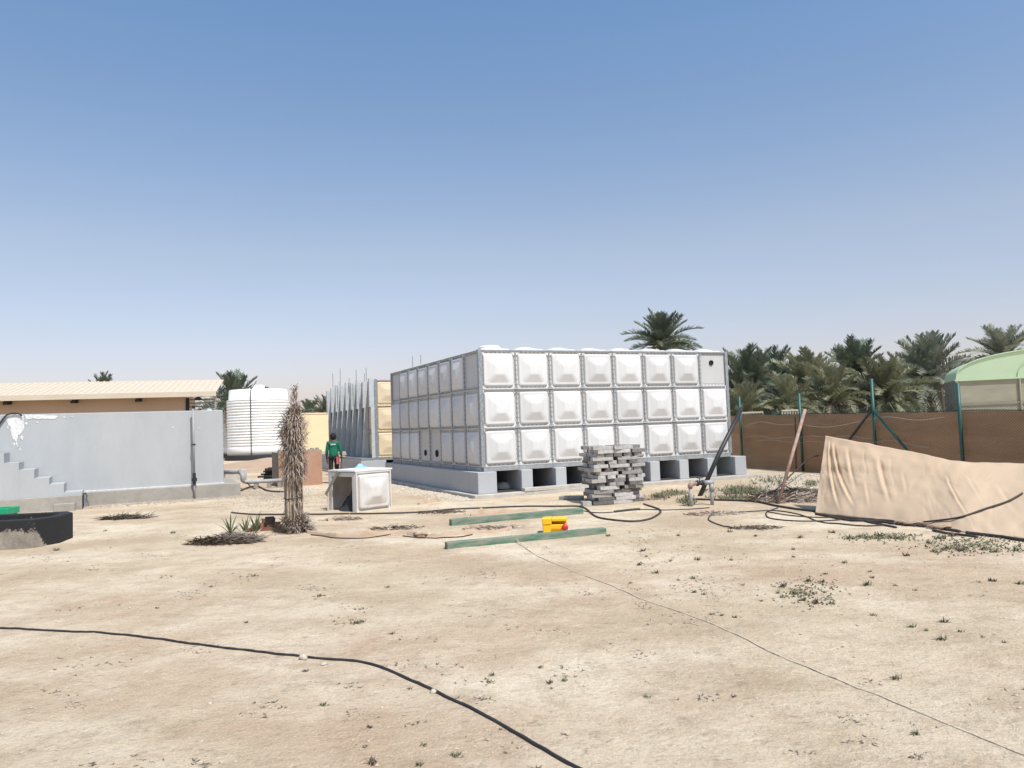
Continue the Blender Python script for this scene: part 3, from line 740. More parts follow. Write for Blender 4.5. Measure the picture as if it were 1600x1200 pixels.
MB().b((0.02, -.0, 0), (gw - .02, .03, gez - .05)).build('front_netting', M_ghnet, GH)
ln = MB(); ln.add([(-.0, .05, 0), (-.0, gl, 0), (-.0, gl, gez), (0, .05, gez), (.03, .05, 0), (.03, gl, 0), (.03, gl, gez), (.03, .05, gez)], [(0, 1, 2, 3), (4, 7, 6, 5), (3, 2, 6, 7)])
ln.build('side_netting', mat('greenhouse_side_net', (.38, .36, .31), .9, trans=.2), GH)
MB().b((gw - .03, .05, 0), (gw, gl, gez)).build('side_netting', M_ghnet, GH)
MB().b((-.06, -.07, gez - .05), (gw + .06, -.01, gez + .02)).build('eave_tube', M_gh, GH)
for x in (0.0, 2.3, 4.6, 6.9): MB().tube([(x, -.04, 0), (x, -.04, gez - .05)], .04, 8).build('end_post', M_ghnet, GH)
MB().b((0, -.05, gez - 1.05), (gw, -.03, gez - 1.0)).build('tie_tube', M_ghnet, GH)
for off in (.0,):
    MB().tube([(arcp(k)[0], -.01, arcp(k)[1] + .01) for k in range(n + 1)], .03, 5).build('hoop', M_gh, GH)
MB().tube([(2.25 + 1.9 * (1 - cos(k * pi / 16)), -.01, gez + 1.2 * sin(k * pi / 16)) for k in range(9)], .025, 5).build('brace_tube', M_gh, GH)
MB().tube([(-.5, -.3, 0), (-.62, -.3, gez - .3)], .05, 6).build('corner_post', M_trunk, GH)
# small white balustrade tops beyond the net
for (px0, px1, py, nb, lb) in ((1158, 1192, 644, 7, 'short length of white baluster rail seen over the netting near the tank'), (1221, 1251, 640.5, 7, 'short length of white baluster rail seen over the netting beside the rusty pole')):
    a = D(px0, py, 33); c_ = D(px1, py, 33)
    t = thing('balustrade', (a.x, a.y, 0), 0, lb, 'railing', 'white rails beyond the netting')
    w = c_.x - a.x
    MB().b((0, -.05, a.z - .06), (w, .05, a.z)).build('top_rail', M_stone, t)
    for k in range(nb + 1): MB().b((w * k / (nb + .3), -.03, 0), (w * k / (nb + .3) + .05, .03, a.z - .062)).build('baluster', M_stone, t)

# ------------------------------------------------------------------ fence with brown netting
f0 = Z(1163, 730); f1 = Z(1257, 737)
fd = (f1 - f0); 
fdir = Vector((fd.x, fd.y, 0)).normalized()
def fpt(px):     # point of fence line hit by the vertical plane of a pixel column at the horizon
    d = ray(px, 660); a_ = Vector((d.x, d.y)); 
    # solve t*a = f0 + s*fdir
    det = -a_.x * fdir.y + a_.y * fdir.x
    s = (a_.x * f0.y - a_.y * f0.x) / det * 1.0
    return f0 + fdir * s, s
def fs(px):
    d = ray(px, 700); ax, ay = d.x, d.y
    # t*ax = f0x+s*dx ; t*ay = f0y+s*dy
    s = (ay * f0.x - ax * f0.y) / (ax * fdir.y - ay * fdir.x); return s
s_end = fs(1600) + 5.0; s_start = -4.0
FN = thing('netting_fence', (f0.x, f0.y, 0), math.atan2(fdir.y, fdir.x), 'long fence of brown shade netting on dark green steel posts at the right', 'fence')
def ntop(x): return 1.88 - .012 * x + .012 * sin(x * 2.1)
FN_Y = -.10      # netting hangs on the far side (left normal is -y local?)
nb = MB(); nn = 160
side = 1 if (Matrix.Rotation(math.atan2(fdir.y, fdir.x), 3, 'Z') @ Vector((0, 1, 0))).dot(Vector((f0.x, f0.y, 0))) > 0 else -1
offn = .10 * side
def netf(u, v):
    x = s_start + (s_end - s_start) * u
    return (x, offn + .025 * noise.noise(Vector((x * 1.5, v * 2, 0))) * side, -.02 + ntop(x) * v)
o = nb.grid(netf, nn, 10).build('shade_netting', M_net, FN); sm = o.modifiers.new('s', 'SOLIDIFY'); sm.thickness = .006
MB().tube([(s_start + (s_end - s_start) * k / 60, offn, ntop(s_start + (s_end - s_start) * k / 60)) for k in range(61)], .012, 4).build('top_cord', M_bpole, FN)
post_px = [(1159, 2.55), (1253, 2.5), (1368, 2.75), (1503, 2.45)]
pp = [fs(px) for px, h in post_px]
for (px, h), s in zip(post_px, pp):
    MB().tube([(s, 0, -.1), (s, 0, h)], .045, 10).build('post', M_gpost, FN, True)
MB().tube([(pp[-1] + 3.5, 0, -.1), (pp[-1] + 3.5, 0, 2.5)], .045, 10).build('post', M_gpost, FN, True)
s3 = pp[2]
MB().tube([(s3 + .04, -.03 * side, 1.86), (s3 + 2.0, -.03 * side, .0)], .036, 8).build('brace', M_gpost, FN, True)
MB().tube([(s3 - .04, -.03 * side, 1.86), (s3 - 2.2, -.03 * side, .0)], .034, 8).build('brace', M_bpole, FN, True)
# chain link on the posts
def chain(x0, x1, z0, z1, cell, y, fn=None, r=.0016):
    b_ = MB(); H = z1 - z0; n = int((x1 - x0 + H) / cell)
    for k in range(n):
        for sgn in (1, -1):
            a = x0 + k * cell if sgn > 0 else x1 - k * cell
            pts = []; st = 10
            for q in range(st + 1):
                x = a - sgn * 0 + sgn * (-H * 1.0 + H * 1.0 * q / st) * 1.0
                z = z0 + H * q / st
                if x0 <= x <= x1: pts.append((x, y, z) if fn is None else fn(x, z))
            if len(pts) > 1: b_.tube(pts, r, 3, False)
    return b_
chain(.0, s_end, .05, 1.95, .075, -.02 * side, None, .0026).build('chain_link', M_wired, FN, kind='stuff')
for (zz_, am, x0, x1) in ((1.55, .22, .1, 9), (1.1, .14, .1, 6.5), (.95, .18, 1.0, 8.5)):
    MB().tube([(x0 + (x1 - x0) * k / 40, -.03 * side, zz_ + am * noise.noise(Vector((k * .14, zz_ * 3, 0)))) for k in range(41)], .006, 4).build('tie_wire', M_wire, FN)
MB().tube([(pp[1] - .02 + .0, -.25 * side, -.05), (pp[1] + .02, -.2 * side, 1.75)], .022, 6).build('iron_stake', M_bpole, FN)

# loose chain link flap between the leaning poles
bp0 = G(1090, 776); bp1 = D(1159, 638, 18.9)
rp0 = G(1213, 788); rp1 = D(1258, 640, bp0.y - 1.6)
o = MB().tube([bp0 - Vector((0, 0, .1)), bp0.lerp(bp1, .5), bp1], .052, 10).build('leaning_pole', M_bpole, smooth=True); tag(o, 'thick black pole leaning right above the pipe valve stand', 'pole')
o = MB().tube([rp0 - Vector((0, 0, .1)), rp1], .034, 10).build('leaning_pole', M_rust, smooth=True); tag(o, 'rust and white pole leaning in front of the brown netting', 'pole')
A0 = bp0 + Vector((-.1, .4, 0)); 
def flap(x, z):
    # x 0..4.2 along, z 0..1.7
    u = x / 4.2
    b0 = Vector((bp0.x + .15, bp0.y + .35, 0)).lerp(Vector((rp0.x + .25, rp0.y + .25, 0)), u); t0 = (bp0.lerp(bp1, .86) + Vector((-.25, .12, 0))).lerp(rp0.lerp(rp1, .55) + Vector((0, .1, 0)), u)
    v = z / 1.7; p = b0.lerp(t0, v); p.z -= .45 * sin(pi * u) * v; p += Vector((0, .12 * sin(u * 5 + v * 2), 0)); return p
L2 = 4.2
o = chain(0, L2, 0, 1.7, .10, 0, flap, .0012).build('chain_link_flap', M_wired); tag(o, 'loose sagging chain link mesh hung between the black and rusty poles', 'wire mesh')

# ------------------------------------------------------------------ beige tarpaulin screen (right)
tb0 = Z(1274, 803); tb1 = Z(1440, 822); tb2 = Z(1600, 842)
bot = smoothpath([tb0, Z(1350, 811), tb1, Z(1520, 835), tb2, tb2 + (tb2 - tb1) * .8, tb2 + (tb2 - tb1) * 1.6], 12)
tops_px = [(1290, 682, 1.1), (1350, 693, 1.3), (1440, 710, 1.6), (1500, 722, 1.9), (1600, 725, 2.2)]
tp = []
for px, py, back in tops_px:
    # depth: bottom depth at that column plus a lean
    k = min(range(len(bot)), key=lambda i: abs((bot[i].x / bot[i].y) - ray(px, 800).x / ray(px, 800).y)); tp.append(D(px, py, bot[k].y + back))
e = (tb2 - tb1); l_ = tp[-1]
tp += [l_ + e * .8 + Vector((0, 0, .02)), l_ + e * 1.6 + Vector((0, 0, -.03))]
top = smoothpath(tp, 12)
def cu(path, u):
    q = u * (len(path) - 1); i = min(int(q), len(path) - 2); return path[i].lerp(path[i + 1], q - i)
def fold(u, v):
    s = 0
    for (c0, bend, w, a, v0, v1) in ((.045, .105, .0065, .075, .12, .92), (.025, .07, .006, .045, .05, .95), (.10, .06, .007, .035, .3, .9), (.20, .05, .008, .05, .2, .85), (.265, .04, .006, .018, .3, .7), (.42, .095, .007, .055, .15, .75), (.50, .10, .007, .02, .35, .85), (.57, .12, .009, .03, .2, .7), (.155, .03, .006, .02, .1, .5), (.33, .05, .006, .015, .1, .45), (.72, .1, .01, .05, .2, .9)):
        cc = c0 + bend * (1 - v) ** 1.5
        env = min(1, max(0, (v1 - v) * 5)) * min(1, max(0, (v - v0) * 4)); s += a * .8 * env * math.exp(-((u - cc) / (w * 1.1)) ** 2) - a * env * math.exp(-((u - cc - w * 1.5) / (w * .7)) ** 2)
    r_ = abs(noise.noise(Vector((u * 11 + v * 1.6, v * 2.2 - u * 3, 21)))); s -= .011 * max(0, 1 - r_ * 9) * min(1, (1 - v) * 5)
    r_ = abs(noise.noise(Vector((u * 16 - v * 3.6, v * 3.2 + u * 5, 35)))); s -= .006 * max(0, 1 - r_ * 9) * min(1, (1 - v) * 5)
    s += .035 * noise.noise(Vector((u * 12, v * 7, 9))) * 1 + .03 * noise.noise(Vector(((u - v * .12) * 22, v * 2, 4))) * (1 - u)
    s += .05 * noise.noise(Vector((u * 9, v * 2.5, 2))) + .012 * noise.noise(Vector((u * 30, v * 9, 2)))
    return s
def tf(u, v):
    a_ = cu(bot, u); c_ = cu(top, u); p = a_.lerp(c_, v)
    sag = -.10 * sin(pi * v) * (1 + .4 * u); p += Vector((-.35, -1, 0)).normalized() * (sag * -1 * 0 + fold(u, v) + .10 * sin(pi * v) * -1)
    p.z += .015 + .012 * noise.noise(Vector((u * 25, v * 8, 8))); 
    p.z = max(p.z, gz(p.x, p.y) + .012); return p
tm = MB().grid(tf, 420, 60)
o = tm.build('canvas_tarpaulin', M_tarp, smooth=True); sm = o.modifiers.new('s', 'SOLIDIFY'); sm.thickness = .006; tag(o, 'big beige canvas sheet pulled up slanting in front of the netting fence', 'tarpaulin')
for u, nm in ((.004, 0), (.3, 1), (.52, 2)):
    c_ = cu(top, u); a_ = c_ + Vector((.10, .22, 0)); a_.z = -.05
    tag(MB().tube([a_, c_ + Vector((.03, .04, .0))], .022, 6).build('wooden_stake', M_trunk), ['stake holding the raised left corner of the beige canvas', 'stake behind the middle of the beige canvas', 'stake behind the low right part of the beige canvas'][nm], 'stake', 'stakes behind the beige canvas')
# rolled hem/hoses in front of the tarp
def ghose(pts, r, m, label, cat='hose', sub=8, group=None, wob=0.0, n=8):
    o = MB().tube(gpath(pts, r, sub, wob), r, n).build('rope' if cat == 'rope' else cat.replace(' ', '_'), m, smooth=True); tag(o, label, cat, group); return o
ghose([(-40, 981), (60, 986), (150, 990), (250, 1000), (330, 1011), (440, 1025), (540, 1033), (585, 1040), (630, 1058), (690, 1086), (760, 1122), (830, 1162), (905, 1202), (980, 1250)], .0108, M_hose, 'long black hose curving across the foreground sand', sub=12)
ghose([(798, 842, .06), (830, 862), (880, 884), (960, 916), (1000, 935), (1060, 955), (1130, 985), (1210, 1023), (1300, 1060), (1380, 1090), (1460, 1124), (1530, 1152), (1600, 1181), (1680, 1216)], .0062, M_rope, 'thin pale rope running from the green beams to the lower right', 'rope', 10, wob=.03)
ghose([(362, 802), (400, 804), (470, 805), (540, 804), (600, 803), (660, 800), (720, 795), (800, 793), (870, 792), (905, 792), (918, 797), (928, 806), (945, 812), (985, 816), (1012, 813), (1028, 805), (1032, 798), (1022, 793), (1006, 788)], .020, M_hosed, 'dusty black hose running past the panel cube and looping by the block stack', sub=6)
ghose([(905, 797), (940, 801), (1000, 796), (1040, 797), (1075, 796), (1108, 793)], .012, M_hosed, 'thin hose on the sand between block stack and valve stand')
ghose([(960, 800), (985, 797), (1000, 796)], .025, M_hosed, 'short thick black hose end lying right of the block stack')
ghose([(1082, 782), (1120, 783), (1175, 785), (1215, 792), (1260, 799), (1310, 806), (1345, 808)], .024, M_hose, 'thick black hose running from valve stand to the canvas foot')
ghose([(1165, 785, .0), (1200, 778, .02), (1235, 760, .25), (1262, 744, .45), (1280, 738, .5), (1300, 737, .5)], .017, M_hosed, 'brown hose lifting off the sand towards the fence behind the canvas')
ghose([(1155, 828), (1130, 823), (1112, 816), (1107, 811), (1112, 805), (1130, 801), (1170, 799), (1210, 798), (1240, 803), (1262, 809), (1280, 816), (1310, 820), (1350, 823), (1385, 823)], .013, M_hosed, 'black hose in an open loop left of the canvas foot')
ghose([(1215, 794), (1200, 799), (1197, 805), (1205, 811), (1240, 815), (1280, 815), (1320, 812), (1330, 808)], .013, M_hosed, 'small oval hose coil where the thick hose reaches the canvas')
ghose([(1200, 800), (1230, 806), (1270, 809), (1310, 809)], .012, M_hosed, 'short hose strand inside the oval coil')
for k, (pts, r, lb) in enumerate([
    ([(1275, 805), (1310, 810), (1350, 814), (1385, 816), (1412, 820)], .026, 'upper brown strand of the hose bundle along the canvas hem'),
    ([(1290, 807), (1330, 815), (1370, 817), (1408, 822), (1430, 824)], .022, 'lower brown strand of the hose bundle along the canvas hem'),
    ([(1330, 811), (1368, 820), (1400, 826)], .020, 'dark strand trailing off the left hose bundle'),
    ([(1425, 823), (1460, 826), (1500, 833)], .024, 'dark hose strand at the middle of the canvas hem'),
    ([(1458, 831), (1490, 836), (1527, 840)], .020, 'dark stick like strand lying below the canvas hem'),
    ([(1510, 835), (1550, 839), (1600, 846), (1660, 857)], .026, 'black hose strand along the right end of the canvas hem')]):
    ghose(pts, r, M_hosed, lb, group='hose strands along the canvas hem')
for (px, py, wx, sd_, lb) in ((1418, 822, .20, 41, 'knotted brown rag at the end of the hose bundle by the canvas'), (1466, 828, .16, 42, 'small twisted brown rag at the canvas hem, right of the hose bundle'), (655, 838, .14, 43, 'knotted rag where the two dark cords meet before the panel cube')):
    q = G(px, py); wx *= .9
    for kk in range(3):
        pts_ = [q + Vector((wx * cos(t * 1.1 + kk * 2) * (.5 + .3 * kk), wx * .7 * sin(t * .9 + kk), .03 + .03 * abs(sin(t * 2 + kk)))) for t in [j * .5 for j in range(9)]]
        if kk == 0: mrag = MB()
        mrag.tube(pts_, [.016 + .010 * abs(sin(j * 1.7 + kk)) for j in range(9)], 6, flat=.6)
    tag(mrag.build('rag', M_cloth, smooth=True, kind='stuff') if False else mrag.build('rag', M_cloth, smooth=True), lb, 'rag')
# hose lying up over the tarp
def on_tarp(px, py, off=.03):
    d = ray(px, py); best = None
    for i in range(0, 120):
        for j in range(0, 30):
            p = tf(i / 120, j / 30); q = p - Vector((0, 0, CH)); c_ = q.cross(d).length / q.length
            if best is None or c_ < best[0]: best = (c_, p)
    return best[1] + Vector((-.2, -.5, .3)).normalized() * off
tag(MB().tube(smoothpath([on_tarp(px, py) for px, py in ((1428, 817), (1460, 816), (1500, 808), (1540, 796), (1570, 784), (1590, 775), (1599, 770))], 6), .014, 7).build('hose', M_hosed, smooth=True), 'brown hose rising diagonally over the right part of the canvas', 'hose')

# ------------------------------------------------------------------ valve stand
v0 = G(1080, 791); VS_ = thing('valve_stand', (v0.x, v0.y, 0), R(18), 'galvanised pipe stand with elbow and valve under the black leaning pole', 'valve')
hv = Hh(1080, 758, v0); sp = .5
m = MB(); m.tube([(0, 0, -.05), (0, 0, hv - .05)], .038, 10); m.build('upright', M_pipeg, VS_, True)
MB().tube([(sp, 0, -.05), (sp, 0, hv - .03)], .038, 10).build('upright', M_pipeg, VS_, True)
MB().tube([(0, 0, hv - .05), (0, 0, hv - .01), (.03, 0, hv + .03), (.10, 0, hv + .03)], .055, 10).build('elbow', M_rust, VS_, True)
MB().tube([(.10, 0, hv + .03), (.36, 0, hv + .03)], .034, 10).build('pipe', M_pipeg, VS_, True)
MB().tube([(.15, 0, hv + .03), (.19, 0, hv + .03), (.2, 0, hv + .03), (.27, 0, hv + .03), (.28, 0, hv + .03), (.31, 0, hv + .03)], [.06, .06, .042, .042, .06, .06], 12).build('valve_body', M_bpole, VS_, True)
o = MB().tube([(.23, 0, hv + .06), (.23, 0, hv + .14)], .012, 6).tube([(.23 + .06 * cos(a * pi / 6), .06 * sin(a * pi / 6), hv + .14) for a in range(13)], .012, 6).build('hand_wheel', M_bpole, VS_)
MB().tube([(.34, 0, hv + .03), (.46, 0, hv + .03), (.54, 0, hv + .03)], .05, 10).build('tee', M_pipeg, VS_, True)
MB().tube([(sp, 0, hv + .0), (sp, 0, hv - .16)], .05, 10).build('coupling', M_pipeg, VS_, True)

# ------------------------------------------------------------------ stack of cement blocks
s0 = G(960, 787); BK = thing('block_stack', (s0.x, s0.y + .35, 0), R(16), 'tall openwork stack of flat grey cement blocks in front of the big tank', 'block stack')
BK.scale = (.83, .83, 1)
ht = Hh(960, 696, s0 + Vector((0, .3, 0))); nc = 16; dz = ht / nc
bl = {}
for nm, sz in (('A', (.56, .22, dz * .94)), ('B', (.22, .56, dz * .94)), ('C', (.40, .26, dz * .94))):
    mb = MB().box((0, 0, 0), sz); me = mb.mesh('cement_block', M_block); bl[nm] = me
rr = random.Random(4)
for c_ in range(nc):
    z = dz * (c_ + .5)
    if c_ < 4:
        lay = [('A', -.42, -.36), ('A', .14, -.37), ('A', .5, -.12), ('B', -.52, .0), ('B', -.26, .1), ('B', .0, .1), ('B', .27, .12), ('A', -.3, .42), ('A', .3, .42)]
    elif c_ % 2:
        lay = [('B', -.52, -.2), ('B', -.20, -.22), ('B', .10, -.2), ('B', .36, -.2), ('B', .60, -.18), ('B', -.5, .38), ('B', -.1, .38), ('B', .3, .38)]
    else:
        lay = ([('A', -.33, -.36), ('A', .36, -.37)] if c_ % 4 == 0 else [('C', -.48, -.36), ('A', .04, -.37), ('C', .56, -.36)]) + [('A', -.35, .0), ('A', .35, .02), ('A', -.3, .4), ('A', .33, .4)]
    if c_ == nc - 1: lay = [('A', -.38, -.34), ('A', .18, -.34), ('A', .56, .0), ('A', -.35, .02), ('A', -.3, .4), ('A', .33, .4)]
    dx = .06 * sin(c_ * 1.9)
    for nm, x, y in lay:
        place('cement_block', bl[nm], BK, M=Matrix.Translation((x + dx + rr.uniform(-.05, .05), y + rr.uniform(-.04, .04), z + .002 * rr.random())) @ Matrix.Rotation(rr.uniform(-.13, .13), 4, 'Z'))
for k, (px, py, a, lb) in enumerate([(893, 781, -.35, 'loose grey cement block lying flat left of the block stack'), (916, 790, .2, 'small cement block chip lying at the left foot of the block stack')]):
    q = G(px, py); o = bevel(MB().box((0, 0, .045), ((.55, .25, .08) if k == 0 else (.2, .16, .1))).build('cement_block', M_block), .006); o.location = q; o.rotation_euler = (0, 0, a); tag(o, lb, 'block')
q = G(845, 770); o = bevel(MB().box((0, 0, 0), (1.9, .2, .09)).build('timber_beam', M_conc2), .006)
lp = T1.matrix_basis @ Vector((1.9, -.32, 0)); o.location = (lp.x, lp.y, .142); o.rotation_euler = (0, 0, YAW + .02); tag(o, 'short pale plank lying on the slab edge under the tank openings', 'plank')
q = T1.matrix_basis @ Vector((.72, -.2, .0))
def boulder(px, py, s, label, z=0.0, m=M_stone, sq=.6, seed=0, group=None, nm='stone'):
    q = G(px, py); b_ = MB()
    def fn(u, v):
        a = 2 * pi * u; e_ = -pi / 2 + pi * v; d = Vector((cos(a) * cos(e_), sin(a) * cos(e_), sin(e_) * sq)); k = 1 + .35 * noise.noise(d * 1.7 + Vector((seed * 3.3, 0, 0))); return d * k * s
    o = b_.grid(fn, 12, 8).build(nm, m, smooth=True); o.location = q + Vector((0, 0, s * sq * .55 + z)); tag(o, label, 'stone', group); return o
boulder(788, 770, .22, 'rounded white stone sitting in the first opening under the tank', .09, M_white, .6, 2)
boulder(474, 1031, .034, 'small pale stone touching the foreground hose', 0, M_stone, .8, 5)
boulder(506, 1039, .026, 'tiny flat stone just right of the stone by the foreground hose', 0, M_stone, .6, 6)
boulder(677, 1083, .022, 'pale pebble stuck against the foreground hose bend', 0, M_stone, .8, 7)
boulder(76, 829, .09, 'small white lump of rubble right of the tarred basin', 0, M_white, .7, 8)

# ------------------------------------------------------------------ green beams and yellow crate
def beam(p0, p1, w, h, m, label, nm='timber_beam', cat='beam', lift=0):
    a = G(*p0); c_ = G(*p1); d = c_ - a; L = Vector((d.x, d.y, 0)).length
    b_ = MB(); n = 24; vs = []
    for k in range(n + 1):
        x = L * k / n; wy = .012 * noise.noise(Vector((x * 1.3, 1, 0))); wz = .008 * noise.noise(Vector((x * 2, 5, 0)))
        vs += [(x, wy, wz), (x, w + wy, wz), (x, w + wy, h + wz), (x, wy, h + wz)]
    fs = [(3, 2, 1, 0), (4 * n, 4 * n + 1, 4 * n + 2, 4 * n + 3)]
    for k in range(n):
        for j in range(4): fs.append((4 * k + j, 4 * k + (j + 1) % 4, 4 * k + 4 + (j + 1) % 4, 4 * k + 4 + j))
    b_.add(vs, fs); o = bevel(b_.build(nm, m), .006); o.location = (a.x, a.y, min(a.z, c_.z) + lift - .01); o.rotation_euler = (0, 0, math.atan2(d.y, d.x)); tag(o, label, cat); return o
beam((706, 822), (912, 803), .14, .13, M_green, 'farther green paint worn timber beam lying on the sand cloth')
beam((699, 858), (948, 834), .13, .11, M_green, 'nearer green timber beam just in front of the yellow crate')
for (px, py, lb) in ((722, 815, 'pale cord looped round the left end of the farther green beam'), (790, 842, 'pale cord looped round the nearer green beam')):
    q = G(px, py); cpts = [q + Vector((.16 * cos(t) * .5 + t * .012, .12 * sin(t), .07 + .08 * sin(t + 1))) for t in [k * .5 for k in range(14)]]
    tag(MB().tube(cpts, .006, 5).build('cord', M_rope), lb, 'cord')
yc = G(868, 834); YC = thing('yellow_crate', (yc.x, yc.y + .15, gz(yc.x, yc.y)), R(-6), 'bright yellow plastic toolbox with red cap beside the nearer green beam', 'toolbox')
w, h, d = .39, .26, .26
m = MB()
m.b((-w / 2, -d / 2, 0), (w / 2, d / 2, h * .60)); bevel(m.build('body', M_yel, YC), .012)
m = MB(); m.b((-w / 2 - .008, -d / 2 - .008, h * .602), (-w / 2 + .15, d / 2 + .008, h)); m.b((-w / 2 + .1501, d / 2 - .10, h * .602), (w / 2 + .008, d / 2 + .008, h)); m.b((-w / 2 + .1501, -d / 2 - .008, h * .80), (w / 2 + .008, d / 2 - .1001, h)); bevel(m.build('lid', M_yel, YC), .01)
MB().b((-w / 2 + .15, -d / 2 - .02, h * .30), (w / 2 - .03, -d / 2 - .001, h * .38)).build('front_rib', mat('yellow_shade_plastic', (.70, .36, .01), .4), YC)
o = MB().lathe([(0, 0), (.055, 0), (.055, .04), (.04, .055), (0, .055)], 14).build('cap', M_red, YC, True); o.location = (w / 2 - .02, -d / 2 - .003, h * .42); o.rotation_euler = (R(90), 0, 0)

# ------------------------------------------------------------------ tan cloth half buried in the sand
def ground_cloth(px, label, seed, wd=.35):
    pts = smoothpath([Z(a, b_) for a, b_ in px], 8); n = len(pts)
    def fn(u, v):
        q = u * (n - 1); i = min(int(q), n - 2); p = pts[i].lerp(pts[i + 1], q - i); t = (pts[i + 1] - pts[i]).normalized(); s = Vector((-t.y, t.x, 0))
        e = 1 if 0 < u < 1 else .3
        p = p + s * ((v - .15) * wd * (.35 + 1.3 * abs(noise.noise(Vector((u * 4 + 3, seed, 0))))) * e)
        zz = (sin(pi * min(1, v * 2.2)) if v < .45 else 0) * (.035 + .13 * max(0, noise.noise(Vector((u * 6, seed, 1))))) * 1.0 + .02 * (.5 + noise.noise(Vector((u * 18, v * 5, seed)))) + .004
        return (p.x, p.y, gz(p.x, p.y) + (zz if 0 < v < 1 else -.004))
    o = MB().grid(fn, 120, 10).build('ground_cloth', M_cloth, smooth=True); tag(o, label, 'cloth', 'tan cloth half buried in the sand'); return o
ground_cloth([(480, 833), (515, 838), (545, 839), (580, 838), (620, 834), (642, 834)], 'left stretch of tan cloth half buried in front of the panel cube', 1)
ground_cloth([(636, 836), (670, 838), (700, 837), (732, 834), (775, 832), (800, 828)], 'middle stretch of tan cloth half buried left of the nearer green beam', 2)
ground_cloth([(512, 815), (530, 812), (548, 811)], 'crumpled knot of brown cloth just before the panel cube', 3, .5)
ground_cloth([(735, 806), (760, 803), (800, 800), (840, 797)], 'thin tan cloth strip behind the farther green beam', 4, .25)
ground_cloth([(655, 788), (675, 785), (690, 783)], 'small brown rag on the sand right of the panel cube', 5, .3)
ghose([(486, 836), (505, 838), (520, 841), (545, 842), (575, 841), (610, 836)], .011, M_hosed, 'dark cord along the front of the left cloth stretch', 'cord')
ghose([(630, 838), (660, 841), (690, 841), (718, 840), (738, 836)], .011, M_hosed, 'dark cord along the front of the middle cloth stretch', 'cord')

# ------------------------------------------------------------------ cube of loose tank panels
q0 = G(556, 801)
QY = R(20)
CB = thing('panel_cube', (q0.x, q0.y, 0), QY, 'open box made from four spare tank panels with a stick across its mouth', 'panel box')
hq = Hh(556, 737, q0) - .02
# x axis right-back edge (right face), the open mouth runs to the left
xr_ = Vector((cos(QY), sin(QY), 0))
lf = G(499, 796); lv = Vector((lf.x - q0.x, lf.y - q0.y, 0)); Lm = lv.length
rf = G(604, 795); rv_ = Vector((rf.x - q0.x, rf.y - q0.y, 0)); Lr = min(1.05, rv_.length)
CB.rotation_euler = (0, 0, 0); rv_.normalize(); lv.normalize()
Lm = 1.0; Lr = .95
def wallpanel(name, a, dirv, Lx, h, thick_side, m, bulge=True, flange=True):
    """upright pressed panel from point a along dirv"""
    n = Vector((dirv.y, -dirv.x, 0)) * thick_side
    X = Matrix(((dirv.x * Lx, -n.x, 0, a.x + dirv.x * Lx / 2), (dirv.y * Lx, -n.y, 0, a.y + dirv.y * Lx / 2), (0, 0, h, a.z + h / 2), (0, 0, 0, 1)))
    return place(name, m, CB, M=X)
def solid(name, deep=1.0, m=M_grp, lip=.035):
    base = panel_mesh(name, m, deep=deep); return base
PBk = panel_mesh('side_panel', mat('grp_dusty', (.66, .63, .585), .5, (.50, .47, .43), 3, .6, .1, 30)); 
O0 = Vector((0, 0, 0))
n_r = Vector((rv_.y, -rv_.x, 0)); n_r = n_r if n_r.y < 0 else -n_r
def upright(me, a, dv, Lx, h, facing):
    nn_ = Vector((dv.y, -dv.x, 0)); 
    if nn_.dot(facing) < 0: nn_ = -nn_
    X = Matrix(((dv.x * Lx, -nn_.x, 0, a.x + dv.x * Lx / 2), (dv.y * Lx, -nn_.y, 0, a.y + dv.y * Lx / 2), (0, 0, h, a.z + h / 2), (0, 0, 0, 1)))
    o = place(me.name, me, CB, M=X); s = o.modifiers.new('s', 'SOLIDIFY'); s.thickness = .008; return o
upright(PBk, O0, rv_, Lr, hq, Vector((.3, -1, 0)))                                   # right (camera facing) panel
bk0 = lv * Lm
upright(PBk, bk0, rv_, Lr, hq, Vector((.3, 1, 0)) * 1.0)                              # far left panel, bulge away
bk = rv_ * Lr
upright(PBk, bk + lv * (Lm * .22), lv, Lm * .74, hq, rv_)                             # back panel, gap at the right
ft = MB(); ft.b((0, 0, 0), (1, 1, 1))
# front-left flange leg and corner legs
for (a, s_) in ((O0, 1), (bk0, -1)):
    m = MB(); M_ = Matrix.Rotation(math.atan2(lv.y, lv.x), 3, 'Z')
    m.box(a + lv * (.055 * s_) + Vector((0, 0, hq / 2)), (.10, .018, hq - .01), M_); m.build('flange', PBk.materials[0], CB)
m = MB(); mp = lv * Lm / 2 + Vector((0, 0, hq - .05)); m.box(mp, (Lm - .2, .02, .09), Matrix.Rotation(math.atan2(lv.y, lv.x), 3, 'Z')); m.build('flange', PBk.materials[0], CB)
